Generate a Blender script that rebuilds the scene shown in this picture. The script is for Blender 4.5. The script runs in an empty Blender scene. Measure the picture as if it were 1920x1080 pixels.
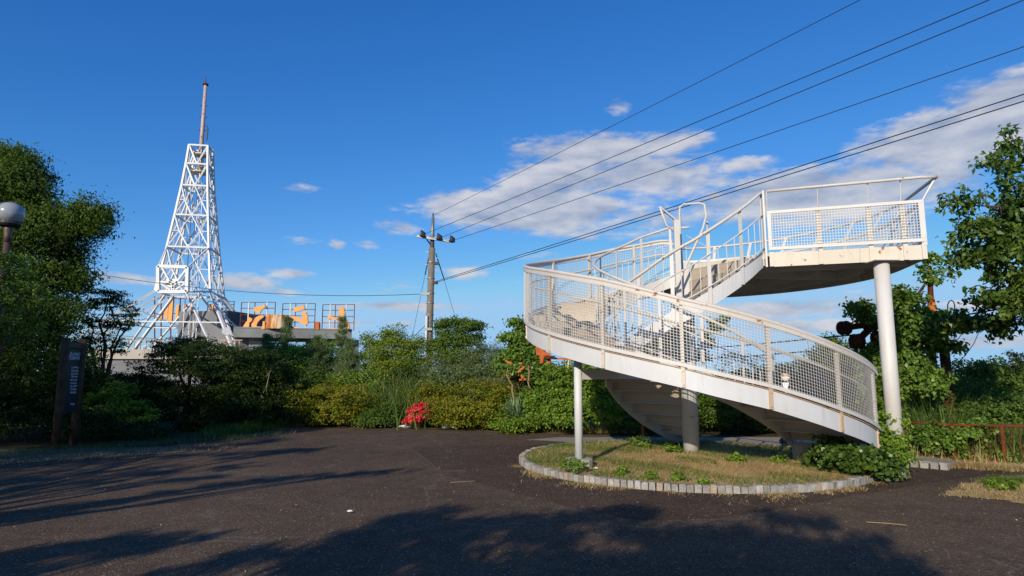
import bpy, math, random
import numpy as np
from mathutils import Vector, Matrix

# ------------------------------------------------------------------ camera, sky, sun, exposure
SC = bpy.context.scene
COL = SC.collection
F, HOR, EYE = 1180.0, 700.0, 1.6          # focal length and horizon row of a 1920 px wide picture
PITCH = math.atan((HOR - 540) / F)
cam_d = bpy.data.cameras.new('camera')
cam_d.sensor_width = 36.0
cam_d.lens = F / 1920 * 36.0
cam_d.clip_start = 0.05
cam_d.clip_end = 6000
cam = bpy.data.objects.new('camera', cam_d)
COL.objects.link(cam)
cam.location = (0, 0, EYE)
cam.rotation_euler = (math.pi / 2 + PITCH, 0, 0)
SC.camera = cam
SC.view_settings.view_transform = 'Standard'
SC.view_settings.look = 'None'
SC.view_settings.exposure = 0.0
SC.view_settings.gamma = 1.0
SC.view_settings.use_curve_mapping = False
SC.cycles.max_bounces = 8
SC.cycles.transparent_max_bounces = 8

SUN_EL = 21.8
SUN_AZ = 204.0                              # clockwise from +Y: behind the camera, to the left
sun_d = bpy.data.lights.new('sun', 'SUN')
sun_d.energy = 4.9
sun_d.angle = math.radians(0.53)
sun_d.color = (1.0, 0.89, 0.73)
sun = bpy.data.objects.new('sun', sun_d)
COL.objects.link(sun)
_e, _a = math.radians(SUN_EL), math.radians(SUN_AZ)
SUNV = Vector((math.sin(_a) * math.cos(_e), math.cos(_a) * math.cos(_e), math.sin(_e)))
sun.rotation_euler = SUNV.to_track_quat('Z', 'Y').to_euler()
sun.location = SUNV * 80

W = bpy.data.worlds.new('World')
SC.world = W
W.use_nodes = True
wn, wl = W.node_tree.nodes, W.node_tree.links


def W_ray(px, py):
    """direction through a point of a 1920x1080 photograph taken by this camera"""
    u, v = (px - 960) / F, (540 - py) / F
    c, s = math.cos(PITCH), math.sin(PITCH)
    return Vector((u, c - v * s, s + v * c))


def at(px, py, d):
    """measured point at a distance d (metres along +Y)"""
    r = W_ray(px, py)
    return r * (d / r.y) + Vector((0, 0, EYE))


def ground(px, py, z=0.0):
    r = W_ray(px, py)
    return r * ((z - EYE) / r.z) + Vector((0, 0, EYE))


def build_world():
    bg = wn['Background']
    sky = wn.new('ShaderNodeTexSky')
    sky.sky_type = 'NISHITA'
    sky.sun_disc = False
    sky.sun_elevation = _e
    sky.sun_rotation = _a
    sky.altitude = 300
    sky.air_density = 1.0
    sky.dust_density = 0.4
    sky.ozone_density = 3.0
    hsv = wn.new('ShaderNodeHueSaturation')
    hsv.inputs['Saturation'].default_value = SKY_SAT
    hsv.inputs['Value'].default_value = SKY_VAL
    hsv.inputs['Hue'].default_value = SKY_HUE
    wb = wn.new('ShaderNodeVectorMath')          # white balance
    wb.operation = 'MULTIPLY'
    wl.new(sky.outputs[0], wb.inputs[0])
    wb.inputs[1].default_value = SKY_TINT
    wl.new(wb.outputs[0], hsv.inputs['Color'])
    tc = wn.new('ShaderNodeTexCoord')
    sep = wn.new('ShaderNodeSeparateXYZ')
    wl.new(tc.outputs['Generated'], sep.inputs[0])

    def m(op, a, b=None, c=None, clamp=False):
        n = wn.new('ShaderNodeMath')
        n.operation = op
        n.use_clamp = clamp
        for i, v in enumerate((a, b, c)):
            if v is None:
                continue
            if isinstance(v, (int, float)):
                n.inputs[i].default_value = v
            else:
                wl.new(v, n.inputs[i])
        return n.outputs[0]
    x, y, z = sep.outputs
    lon = m('ARCTAN2', x, y)
    lat = m('ARCSINE', z)
    comb = wn.new('ShaderNodeCombineXYZ')
    wl.new(lon, comb.inputs[0])
    wl.new(lat, comb.inputs[1])
    ll = comb.outputs[0]
    total = None
    for (px, py, rx, ry, wgt) in CLOUDS:
        r = W_ray(px, py).normalized()
        lo, la = math.atan2(r.x, r.y), math.asin(r.z)
        sx, sy = F / rx, F / ry
        vm = wn.new('ShaderNodeVectorMath')
        vm.operation = 'MULTIPLY_ADD'
        wl.new(ll, vm.inputs[0])
        vm.inputs[1].default_value = (sx, sy, 0)
        vm.inputs[2].default_value = (-lo * sx, -la * sy, 0)
        dp = wn.new('ShaderNodeVectorMath')
        dp.operation = 'DOT_PRODUCT'
        wl.new(vm.outputs[0], dp.inputs[0])
        wl.new(vm.outputs[0], dp.inputs[1])
        g = m('EXPONENT', m('MULTIPLY', dp.outputs['Value'], -1.0))
        g = m('MULTIPLY', g, wgt)
        total = g if total is None else m('MAXIMUM', total, g)
    # loose scattered low clouds all round the horizon
    ns = wn.new('ShaderNodeTexNoise')
    sc = wn.new('ShaderNodeVectorMath')
    sc.operation = 'MULTIPLY'
    wl.new(ll, sc.inputs[0])
    sc.inputs[1].default_value = (9, 26, 1)
    wl.new(sc.outputs[0], ns.inputs['Vector'])
    ns.inputs['Scale'].default_value = 1.0
    ns.inputs['Detail'].default_value = 9
    ns.inputs['Roughness'].default_value = 0.58
    ns.inputs['Distortion'].default_value = 0.25
    n1 = ns.outputs['Fac']
    # the same noise a little higher up: difference tells lit tops from grey bases
    ns2 = wn.new('ShaderNodeTexNoise')
    off = wn.new('ShaderNodeVectorMath')
    off.operation = 'ADD'
    wl.new(sc.outputs[0], off.inputs[0])
    off.inputs[1].default_value = (-0.12, 0.35, 0)
    wl.new(off.outputs[0], ns2.inputs['Vector'])
    ns2.inputs['Scale'].default_value = 1.0
    ns2.inputs['Detail'].default_value = 4
    ns2.inputs['Roughness'].default_value = 0.5
    ns2.inputs['Distortion'].default_value = 0.25
    band = m('EXPONENT', m('MULTIPLY', m('POWER', m('MULTIPLY', m('SUBTRACT', lat, 0.10), 9.0), 2.0), -1.0))
    total = m('MAXIMUM', total, m('MULTIPLY', band, 0.22))
    dens = m('ADD', m('MULTIPLY', total, 1.12), m('MULTIPLY', m('SUBTRACT', n1, 0.5), 1.75))
    ns3 = wn.new('ShaderNodeTexNoise')
    wl.new(sc.outputs[0], ns3.inputs['Vector'])
    ns3.inputs['Scale'].default_value = 4.2
    ns3.inputs['Detail'].default_value = 6
    ns3.inputs['Roughness'].default_value = 0.6
    ns3.inputs['Distortion'].default_value = 0.4
    dens = m('ADD', dens, m('MULTIPLY', m('SUBTRACT', ns3.outputs['Fac'], 0.52), 0.95))
    dens = m('SUBTRACT', dens, m('MULTIPLY', m('SUBTRACT', 1.0, m('MULTIPLY', total, 3.0), clamp=True), 0.3))
    mr = wn.new('ShaderNodeMapRange')
    mr.interpolation_type = 'SMOOTHSTEP'
    wl.new(dens, mr.inputs['Value'])
    mr.inputs['From Min'].default_value = 0.16
    mr.inputs['From Max'].default_value = 0.82
    mr.inputs['To Max'].default_value = 0.86
    light = m('ADD', m('MULTIPLY', m('SUBTRACT', n1, ns2.outputs['Fac']), 2.6), 0.52, clamp=True)
    ramp = wn.new('ShaderNodeMix')
    ramp.data_type = 'RGBA'
    wl.new(light, ramp.inputs['Factor'])
    ramp.inputs['A'].default_value = CLOUD_DARK
    ramp.inputs['B'].default_value = CLOUD_LIT
    mix = wn.new('ShaderNodeMix')
    mix.data_type = 'RGBA'
    wl.new(mr.outputs[0], mix.inputs['Factor'])
    # camera response of the photograph: per channel gamma and gain
    sp = wn.new('ShaderNodeSeparateColor')
    wl.new(hsv.outputs[0], sp.inputs[0])
    cc = wn.new('ShaderNodeCombineColor')
    for i, (g_, k_) in enumerate(SKY_CURVE):
        wl.new(m('MINIMUM', m('MULTIPLY', m('POWER', sp.outputs[i], g_), k_), SKY_CAP[i]), cc.inputs[i])
    wl.new(cc.outputs[0], mix.inputs['A'])
    wl.new(ramp.outputs['Result'], mix.inputs['B'])
    wl.new(mix.outputs['Result'], bg.inputs['Color'])
    bg.inputs['Strength'].default_value = SKY_STRENGTH


SKY_STRENGTH = 0.10
SKY_CAP = (3.3, 5.8, 8.7)
SKY_CURVE = ((1.47, 0.74), (1.03, 1.11), (0.77, 1.94))
SKY_TINT = (0.74, 0.90, 1.12)
SKY_SAT, SKY_VAL, SKY_HUE = 1.06, 1.0, 0.5
CLOUD_DARK = (3.0, 3.6, 4.9, 1)
CLOUD_LIT = (7.0, 6.9, 7.1, 1)
CLOUDS = [  # photo position, half sizes, weight
    (1120, 285, 150, 34, 1.0), (1255, 268, 75, 22, 0.95), (1040, 335, 130, 36, 1.0), (910, 388, 130, 30, 1.35),
    (1010, 392, 200, 44, 1.25), (1190, 335, 190, 46, 0.9), (1150, 415, 180, 40, 0.62), (1385, 308, 80, 16, 0.6),
    (1830, 250, 170, 48, 1.15), (1910, 205, 110, 50, 1.1), (1700, 300, 70, 20, 0.8), (1540, 365, 200, 44, 1.2),
    (1160, 202, 32, 18, 0.62), (748, 428, 46, 16, 0.62), (690, 458, 34, 11, 0.58), (634, 458, 20, 11, 0.6),
    (570, 354, 46, 10, 0.42), (440, 410, 60, 12, 0.35), (570, 452, 40, 12, 0.4), (868, 508, 60, 20, 0.6),
    (540, 514, 55, 12, 0.7), (470, 530, 70, 18, 0.8), (530, 548, 40, 9, 0.7), (200, 520, 90, 12, 0.65),
    (740, 574, 130, 9, 0.8), (1470, 580, 190, 18, 0.85), (1540, 610, 150, 14, 0.75), (1830, 572, 140, 10, 0.6),
    (1850, 640, 160, 14, 0.6), (700, 605, 160, 10, 0.5), (1020, 480, 60, 16, 0.4), (1330, 620, 120, 14, 0.6)]
build_world()

# ------------------------------------------------------------------ helpers
RNG = np.random.default_rng(7)
random.seed(7)


def material(name, build):
    m = bpy.data.materials.new(name)
    m.use_nodes = True
    nt = m.node_tree
    b = nt.nodes['Principled BSDF']
    build(nt, nt.nodes, nt.links, b)
    return m


def _noise(nt, scale, detail=6, rough=0.55, vec=None, dist=0.0):
    n = nt.nodes.new('ShaderNodeTexNoise')
    n.inputs['Scale'].default_value = scale
    n.inputs['Detail'].default_value = detail
    n.inputs['Roughness'].default_value = rough
    n.inputs['Distortion'].default_value = dist
    if vec is not None:
        nt.links.new(vec, n.inputs['Vector'])
    return n.outputs['Fac']


def _pos(nt, scale=(1, 1, 1)):
    g = nt.nodes.new('ShaderNodeNewGeometry')
    if scale == (1, 1, 1):
        return g.outputs['Position']
    v = nt.nodes.new('ShaderNodeVectorMath')
    v.operation = 'MULTIPLY'
    nt.links.new(g.outputs['Position'], v.inputs[0])
    v.inputs[1].default_value = scale
    return v.outputs[0]


def _ramp(nt, fac, stops):
    r = nt.nodes.new('ShaderNodeValToRGB')
    nt.links.new(fac, r.inputs[0])
    el = r.color_ramp.elements
    while len(el) > 1:
        el.remove(el[-1])
    el[0].position = stops[0][0]
    el[0].color = (*stops[0][1], 1)
    for p, c in stops[1:]:
        e = el.new(p)
        e.color = (*c, 1)
    return r.outputs[0]


def _mix(nt, fac, a, b):
    n = nt.nodes.new('ShaderNodeMix')
    n.data_type = 'RGBA'
    if isinstance(fac, (int, float)):
        n.inputs['Factor'].default_value = fac
    else:
        nt.links.new(fac, n.inputs['Factor'])
    for k, v in (('A', a), ('B', b)):
        if isinstance(v, tuple):
            n.inputs[k].default_value = (*v, 1)
        else:
            nt.links.new(v, n.inputs[k])
    return n.outputs['Result']


def _range(nt, v, a, b, c=0.0, d=1.0):
    n = nt.nodes.new('ShaderNodeMapRange')
    nt.links.new(v, n.inputs['Value'])
    n.inputs['From Min'].default_value = a
    n.inputs['From Max'].default_value = b
    n.inputs['To Min'].default_value = c
    n.inputs['To Max'].default_value = d
    return n.outputs[0]


def _bump(nt, b, h, strength=0.3, dist=0.01):
    n = nt.nodes.new('ShaderNodeBump')
    n.inputs['Strength'].default_value = strength
    n.inputs['Distance'].default_value = dist
    nt.links.new(h, n.inputs['Height'])
    nt.links.new(n.outputs[0], b.inputs['Normal'])


def painted(name, base, rust=0.5, rustcol=(0.16, 0.05, 0.018), rough=0.5, streak=True):
    """old gloss paint with chalky grime, rust freckles and run-off streaks"""
    def f(nt, n, l, b):
        big = _noise(nt, 1.3, 5, 0.6, _pos(nt))
        col = _mix(nt, _range(nt, big, 0.3, 0.75), base, tuple(c * k for c, k in zip(base, (0.90, 0.86, 0.80))))
        grime = _noise(nt, 1.0, 6, 0.6, _pos(nt, (9, 9, 1.6)))
        col = _mix(nt, _range(nt, grime, 0.56, 0.85, 0, 0.55), col, tuple(c * k for c, k in zip(base, (0.72, 0.60, 0.45))))
        r1 = _noise(nt, 7.0, 8, 0.62, _pos(nt))
        mask = _range(nt, r1, 0.76 - 0.14 * rust, 0.80 - 0.14 * rust)
        if streak:
            r2 = _noise(nt, 1.0, 5, 0.55, _pos(nt, (16, 16, 1.3)))
            s = _range(nt, r2, 0.79 - 0.16 * rust, 0.95 - 0.16 * rust, 0, 0.8)
            mx = n.new('ShaderNodeMath')
            mx.operation = 'MAXIMUM'
            l.new(mask, mx.inputs[0])
            l.new(s, mx.inputs[1])
            mask = mx.outputs[0]
        rc = _mix(nt, _noise(nt, 30, 4, 0.6, _pos(nt)), rustcol, tuple(min(1, c * 2.6) for c in rustcol))
        col = _mix(nt, mask, col, rc)
        l.new(col, b.inputs['Base Color'])
        l.new(_range(nt, mask, 0, 1, rough, 0.9), b.inputs['Roughness'])
        _bump(nt, b, r1, 0.08, 0.01)
    return material(name, f)


def rough_mat(name, c1, c2, scale=4.0, rough=0.85, bump=0.3, bscale=30, metallic=0.0):
    def f(nt, n, l, b):
        a = _noise(nt, scale, 8, 0.62, _pos(nt))
        l.new(_mix(nt, _range(nt, a, 0.3, 0.7), c1, c2), b.inputs['Base Color'])
        b.inputs['Roughness'].default_value = rough
        if rough >= 0.8:
            b.inputs['Specular IOR Level'].default_value = 0.12
        b.inputs['Metallic'].default_value = metallic
        _bump(nt, b, _noise(nt, bscale, 6, 0.65, _pos(nt)), bump, 0.02)
    return material(name, f)


def leaf_mat(name, stops, trans=0.35, rough=0.5, spec=0.16, gain=1.2):
    """leaves: hue differs from leaf to leaf and from patch to patch, some light passes through"""
    def f(nt, n, l, b):
        g = n.new('ShaderNodeNewGeometry')
        patch = _noise(nt, 0.9, 4, 0.6, _pos(nt))
        ad = n.new('ShaderNodeMath')
        ad.operation = 'MULTIPLY_ADD'
        l.new(g.outputs['Random Per Island'], ad.inputs[0])
        ad.inputs[1].default_value = 0.6
        l.new(_range(nt, patch, 0.3, 0.7, 0, 0.4), ad.inputs[2])
        col = _ramp(nt, ad.outputs[0], [(p, tuple(c * gain for c in q)) for p, q in stops])
        l.new(col, b.inputs['Base Color'])
        b.inputs['Roughness'].default_value = rough
        b.inputs['Specular IOR Level'].default_value = spec
        tr = n.new('ShaderNodeBsdfTranslucent')
        hs = n.new('ShaderNodeHueSaturation')
        hs.inputs['Saturation'].default_value = 1.1
        hs.inputs['Value'].default_value = 1.5
        l.new(col, hs.inputs['Color'])
        l.new(hs.outputs[0], tr.inputs['Color'])
        mx = n.new('ShaderNodeMixShader')
        mx.inputs[0].default_value = trans
        l.new(b.outputs[0], mx.inputs[1])
        l.new(tr.outputs[0], mx.inputs[2])
        l.new(mx.outputs[0], n['Material Output'].inputs['Surface'])
    return material(name, f)


ROOT = {}          # root object -> its location


def thing(name, label, cat, loc=(0, 0, 0), group=None, kind=None):
    o = bpy.data.objects.new(name, None)
    COL.objects.link(o)
    o.empty_display_size = 0.2
    o.location = loc
    ROOT[o.name] = Vector(loc)
    tag(o, label, cat, group, kind)
    return o


def tag(o, label=None, cat=None, group=None, kind=None):
    if label:
        o['label'] = label
    if cat:
        o['category'] = cat
    if group:
        o['group'] = group
    if kind:
        o['kind'] = kind
    return o


def origin_of(p):
    v = Vector((0, 0, 0))
    while p is not None:
        v += p.location
        p = p.parent
    return v


class MB:
    """collects geometry in world coordinates and links it as ONE mesh object"""

    def __init__(s):
        s.v, s.f = [], []

    def add(s, vs, fs):
        k = len(s.v)
        s.v.extend([tuple(q) for q in vs])
        s.f.extend([tuple(i + k for i in q) for q in fs])
        return s

    def box(s, c, size, rz=0.0, R=None):
        c = Vector(c)
        hx, hy, hz = size[0] / 2, size[1] / 2, size[2] / 2
        R = R or Matrix.Rotation(rz, 3, 'Z')
        vs = [c + R @ Vector((x, y, z)) for z in (-hz, hz) for x, y in ((-hx, -hy), (hx, -hy), (hx, hy), (-hx, hy))]
        return s.add(vs, [(0, 3, 2, 1), (4, 5, 6, 7), (0, 1, 5, 4), (1, 2, 6, 5), (2, 3, 7, 6), (3, 0, 4, 7)])

    def beam(s, a, b, w, h=None, up=(0, 0, 1)):
        """square bar from a to b; w across, h along the up direction"""
        a, b = Vector(a), Vector(b)
        h = h or w
        d = b - a
        L = d.length
        if L < 1e-6:
            return s
        d.normalize()
        up = Vector(up)
        if abs(d.dot(up)) > 0.98 * up.length:
            up = Vector((0, 1, 0)) if abs(d.y) < 0.9 else Vector((1, 0, 0))
        x = d.cross(up).normalized()
        z = x.cross(d).normalized()
        vs = []
        for p in (a, b):
            for sx, sz in ((-1, -1), (1, -1), (1, 1), (-1, 1)):
                vs.append(p + x * (sx * w / 2) + z * (sz * h / 2))
        return s.add(vs, [(0, 1, 2, 3), (7, 6, 5, 4), (0, 4, 5, 1), (1, 5, 6, 2), (2, 6, 7, 3), (3, 7, 4, 0)])

    def tube(s, pts, r, n=8, caps=True, r1=None):
        pts = [Vector(p) for p in pts]
        m = len(pts)
        rs = r if isinstance(r, (list, tuple)) else ([r] * m if r1 is None else [r + (r1 - r) * i / (m - 1) for i in range(m)])
        x = None
        vs = []
        for i, p in enumerate(pts):
            d = (pts[min(i + 1, m - 1)] - pts[max(i - 1, 0)])
            if d.length < 1e-9:
                d = Vector((0, 0, 1))
            d.normalize()
            if x is None:
                u = Vector((0, 0, 1)) if abs(d.z) < 0.9 else Vector((1, 0, 0))
                x = d.cross(u).normalized()
            else:
                x = (x - d * x.dot(d))
                x = x.normalized() if x.length > 1e-6 else d.orthogonal().normalized()
            y = d.cross(x)
            for k in range(n):
                t = 2 * math.pi * k / n
                vs.append(p + (x * math.cos(t) + y * math.sin(t)) * rs[i])
        fs = []
        for i in range(m - 1):
            for k in range(n):
                a, b = i * n + k, i * n + (k + 1) % n
                fs.append((a, b, b + n, a + n))
        if caps:
            fs.append(tuple(reversed(range(n))))
            fs.append(tuple(range((m - 1) * n, m * n)))
        return s.add(vs, fs)

    def lathe(s, c, prof, n=20):
        """profile [(r,z)] turned about the vertical through c"""
        c = Vector(c)
        vs = [c + Vector((r * math.cos(2 * math.pi * k / n), r * math.sin(2 * math.pi * k / n), z)) for r, z in prof for k in range(n)]
        fs = []
        m = len(prof)
        for i in range(m - 1):
            for k in range(n):
                a, b = i * n + k, i * n + (k + 1) % n
                fs.append((a, b, b + n, a + n))
        fs.append(tuple(reversed(range(n))))
        fs.append(tuple(range((m - 1) * n, m * n)))
        return s.add(vs, fs)

    def sweep(s, secs):
        """closed solid through four-corner sections"""
        vs = [p for q in secs for p in q]
        fs = [(3, 2, 1, 0)]
        m = len(secs)
        for i in range(m - 1):
            for k in range(4):
                a, b = i * 4 + k, i * 4 + (k + 1) % 4
                fs.append((a, b, b + 4, a + 4))
        fs.append(tuple(range((m - 1) * 4, m * 4)))
        return s.add(vs, fs)

    def prism(s, poly, off):
        """polygon (3-D points) pushed along off"""
        off = Vector(off)
        a = [Vector(p) for p in poly]
        n = len(a)
        fs = [tuple(reversed(range(n))), tuple(range(n, 2 * n))]
        fs += [(i, (i + 1) % n, n + (i + 1) % n, n + i) for i in range(n)]
        return s.add(a + [p + off for p in a], fs)

    def build(s, name, m, parent=None, smooth=False):
        o = origin_of(parent)
        me = bpy.data.meshes.new(name)
        me.from_pydata([(x - o.x, y - o.y, z - o.z) for x, y, z in s.v], [], s.f)
        me.materials.append(m)
        if smooth:
            me.polygons.foreach_set('use_smooth', [True] * len(me.polygons))
        me.update()
        ob = bpy.data.objects.new(name, me)
        COL.objects.link(ob)
        ob.parent = parent
        return ob

    def solo(s, name, m, label, cat, loc, group=None, smooth=False):
        """a thing that is one mesh, its origin at loc"""
        loc = Vector(loc)
        s.v = [(x - loc.x, y - loc.y, z - loc.z) for x, y, z in s.v]
        ob = s.build(name, m, None, smooth)
        ob.location = loc
        return tag(ob, label, cat, group)


def np_mesh(name, V, quads, m, parent=None, tris=False):
    o = np.array(origin_of(parent))
    V = (V - o).astype(np.float32)
    k = 3 if tris else 4
    me = bpy.data.meshes.new(name)
    nf = len(quads)
    me.vertices.add(len(V))
    me.vertices.foreach_set('co', V.ravel())
    me.loops.add(nf * k)
    me.loops.foreach_set('vertex_index', quads.astype(np.int32).ravel())
    me.polygons.add(nf)
    me.polygons.foreach_set('loop_start', np.arange(nf, dtype=np.int32) * k)
    me.polygons.foreach_set('loop_total', np.full(nf, k, dtype=np.int32))
    me.materials.append(m)
    me.update(calc_edges=True)
    ob = bpy.data.objects.new(name, me)
    COL.objects.link(ob)
    ob.parent = parent
    return ob


def norm(a):
    return a / np.maximum(np.linalg.norm(a, axis=1, keepdims=True), 1e-9)


def leaf_quads(P, N, L, Wd, droop=0.25, rng=RNG):
    """one folded, pointed leaf at each point P with face normal N"""
    n = len(P)
    t = rng.normal(size=(n, 3))
    t[:, 2] -= droop * 2
    t = norm(t - N * (t * N).sum(1, keepdims=True))
    s = np.cross(N, t)
    l = (L * rng.uniform(0.65, 1.25, (n, 1)))
    w = (Wd * rng.uniform(0.7, 1.2, (n, 1)))
    a = P - t * l * 0.5
    c = P + t * l * 0.5 - N * l * 0.10
    b = P + s * w * 0.5 + N * w * 0.16 - t * l * 0.06
    d = P - s * w * 0.5 + N * w * 0.16 - t * l * 0.06
    V = np.stack([a, b, c, d], 1).reshape(-1, 3)
    Q = np.arange(n * 4).reshape(n, 4)
    return V, Q


def clump_points(blobs, n_clumps, rng, inner=0.45, bottom=-0.55, ragged=0.0):
    """clump centres in uneven ellipsoids (mostly towards the outside, with gaps)"""
    vol = np.array([(b[3] * b[4] * b[5]) ** (2 / 3) for b in blobs])
    out, dirs = [], []
    for b, k in zip(blobs, np.maximum(3, (n_clumps * vol / vol.sum()).astype(int))):
        d = norm(rng.normal(size=(k * 3, 3)))
        d = d[d[:, 2] > bottom][:k]
        ph = rng.uniform(0, 6.28, 6)
        wob = 1 + 0.17 * np.sin(3.1 * d[:, :1] * 2 + ph[0]) * np.cos(2.7 * d[:, 1:2] * 2 + ph[1]) + 0.12 * np.sin(7 * d[:, 2:3] + ph[2])
        r = rng.uniform(inner, 1.0, (len(d), 1)) ** 0.6 * wob
        r = r * np.where((rng.random((len(d), 1)) < ragged) & (d[:, 2:3] > -.1), rng.uniform(1.08, 1.55, (len(d), 1)), 1.0)
        out.append(np.array(b[:3]) + d * r * np.array(b[3:6]))
        dirs.append(d)
    return np.concatenate(out), np.concatenate(dirs)


def crown(blobs, n_clumps, per, clump_r, L, Wd, rng, flat=0.6, droop=0.25, upb=0.5, inner=0.45, bottom=-0.55, ragged=0.10):
    c, d = clump_points(blobs, n_clumps, rng, inner, bottom, ragged)
    k = len(c)
    size = rng.uniform(0.6, 1.3, (k, 1, 1))
    off = rng.normal(size=(k, per, 3)) * np.array([1, 1, flat]) * clump_r * 0.55 * size
    P = (c[:, None, :] + off).reshape(-1, 3)
    N = np.repeat(d, per, 0) * 0.55 + rng.normal(size=(k * per, 3)) * 0.55
    N[:, 2] += upb
    V, Q = leaf_quads(P, norm(N), L, Wd, droop, rng)
    return V, Q, c


def bend(a, b, sag, n=6, rng=None):
    a, b = Vector(a), Vector(b)
    out = []
    j = Vector((0, 0, 0))
    for i in range(n + 1):
        t = i / n
        p = a.lerp(b, t)
        p.z += sag * math.sin(math.pi * t) * (b - a).length
        if rng is not None and 0 < i < n:
            j = Vector(rng.normal(size=3) * 0.03 * (b - a).length)
            p += j
        out.append(p)
    return out


def tree(name, label, cat, base, trunk_r, blobs, lm, bm, n_clumps=200, per=60, clump_r=0.35, L=0.09, Wd=0.045,
         group=None, seed=1, twigs=6, fork=0.35, part='crown', tpart='trunk', **kw):
    rng = np.random.default_rng(seed)
    base = Vector(base)
    root = thing(name, label, cat, base, group)
    V, Q, c = crown(blobs, n_clumps, per, clump_r, L, Wd, rng, **kw)
    np_mesh(part, V, Q, lm, root)
    mb = MB()
    top = Vector(np.mean([b[:3] for b in blobs], 0))
    knee = base.lerp(top, fork)
    knee += Vector((rng.normal() * 0.1, rng.normal() * 0.1, 0))
    mb.tube(bend(base - Vector((0, 0, 0.1)), knee, 0.02, 5, rng), trunk_r, 8, r1=trunk_r * 0.75)
    for b in blobs:
        bc = Vector(b[:3])
        st = knee
        mb.tube(bend(st, bc, 0.06, 5, rng), trunk_r * 0.6, 6, r1=trunk_r * 0.2)
        dd = np.linalg.norm(c - np.array(b[:3]), axis=1)
        idx = np.argsort(dd)
        idx = idx[:max(twigs * 3, 8)]
        for i in rng.choice(idx, min(twigs, len(idx)), replace=False):
            mb.tube(bend(bc, c[i], 0.05, 3, rng), trunk_r * 0.2, 4, r1=trunk_r * 0.05)
    mb.build(tpart, bm, root, True)
    return root


def blades(P, L, Wd, rng, lean=0.5, seg=3, curl=0.5):
    """grass blades: curved tapering strips standing at points P"""
    n = len(P)
    az = rng.uniform(0, 2 * np.pi, n)
    h = np.stack([np.cos(az), np.sin(az), np.zeros(n)], 1)
    sd = np.stack([-np.sin(az), np.cos(az), np.zeros(n)], 1)
    l = L * rng.uniform(0.5, 1.2, n)
    ln = lean * rng.uniform(0.2, 1.2, n)
    cu = curl * rng.uniform(0.2, 1.2, n)
    rows = []
    for i in range(seg + 1):
        t = i / seg
        out = (ln * t + cu * t * t) * l
        up = l * t * (1 - 0.35 * cu * t)
        p = P + h * out[:, None]
        p = p + np.stack([np.zeros(n), np.zeros(n), up], 1)
        w = Wd * (1 - t ** 1.5) * 0.5 + 0.0004
        rows += [p - sd * w, p + sd * w]
    V = np.stack(rows, 1)                   # n, 2*(seg+1), 3
    m = V.shape[1]
    q = []
    for i in range(seg):
        q.append([2 * i, 2 * i + 1, 2 * i + 3, 2 * i + 2])
    q = np.array(q)
    Q = (np.arange(n)[:, None, None] * m + q[None]).reshape(-1, 4)
    return V.reshape(-1, 3), Q


def merge(*VQ):
    Vs, Qs, k = [], [], 0
    for V, Q in VQ:
        Vs.append(V)
        Qs.append(Q + k)
        k += len(V)
    return np.concatenate(Vs), np.concatenate(Qs)

# ------------------------------------------------------------------ materials


def _asphalt(nt, n, l, b, base=(0.100, 0.070, 0.047), dust=(0.165, 0.118, 0.077)):
    big = _noise(nt, 0.35, 6, 0.6, _pos(nt))
    mid = _noise(nt, 3.0, 6, 0.65, _pos(nt))
    vo = n.new('ShaderNodeTexVoronoi')
    vo.inputs['Scale'].default_value = 75
    l.new(_pos(nt), vo.inputs['Vector'])
    sp = n.new('ShaderNodeSeparateColor')
    l.new(vo.outputs['Color'], sp.inputs[0])
    col = _mix(nt, _range(nt, mid, 0.3, 0.7), tuple(c * 0.75 for c in base), tuple(c * 1.2 for c in base))
    col = _mix(nt, _range(nt, big, 0.42, 0.72, 0, 0.5), col, dust)
    grain = _range(nt, sp.outputs[0], 0.0, 1.0, 0.6, 1.38)
    vm = n.new('ShaderNodeVectorMath')
    vm.operation = 'SCALE'
    l.new(col, vm.inputs[0])
    l.new(grain, vm.inputs['Scale'])
    col = _mix(nt, _range(nt, sp.outputs[1], 0.98, 0.987), vm.outputs[0], (0.30, 0.26, 0.21))
    wob = n.new('ShaderNodeTexNoise')
    wob.inputs['Scale'].default_value = 1.1
    wob.inputs['Detail'].default_value = 6
    l.new(_pos(nt), wob.inputs['Vector'])
    wv = n.new('ShaderNodeVectorMath')
    wv.operation = 'MULTIPLY_ADD'
    l.new(wob.outputs['Color'], wv.inputs[0])
    wv.inputs[1].default_value = (1.6, 1.6, 0)
    l.new(_pos(nt), wv.inputs[2])
    cr = n.new('ShaderNodeTexVoronoi')
    cr.feature = 'DISTANCE_TO_EDGE'
    cr.inputs['Scale'].default_value = 0.22
    l.new(wv.outputs[0], cr.inputs['Vector'])
    crk = _range(nt, cr.outputs['Distance'], 0.0015, 0.005, 0.55, 0.0)
    col = _mix(nt, crk, col, (.17, .135, .10))
    l.new(col, b.inputs['Base Color'])
    b.inputs['Roughness'].default_value = 0.9
    b.inputs['Specular IOR Level'].default_value = 0.08
    fine = _noise(nt, 120, 3, 0.6, _pos(nt))
    ad = n.new('ShaderNodeMath')
    ad.operation = 'SUBTRACT'
    l.new(fine, ad.inputs[0])
    l.new(vo.outputs['Distance'], ad.inputs[1])
    _bump(nt, b, ad.outputs[0], 0.55, 0.008)


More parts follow.
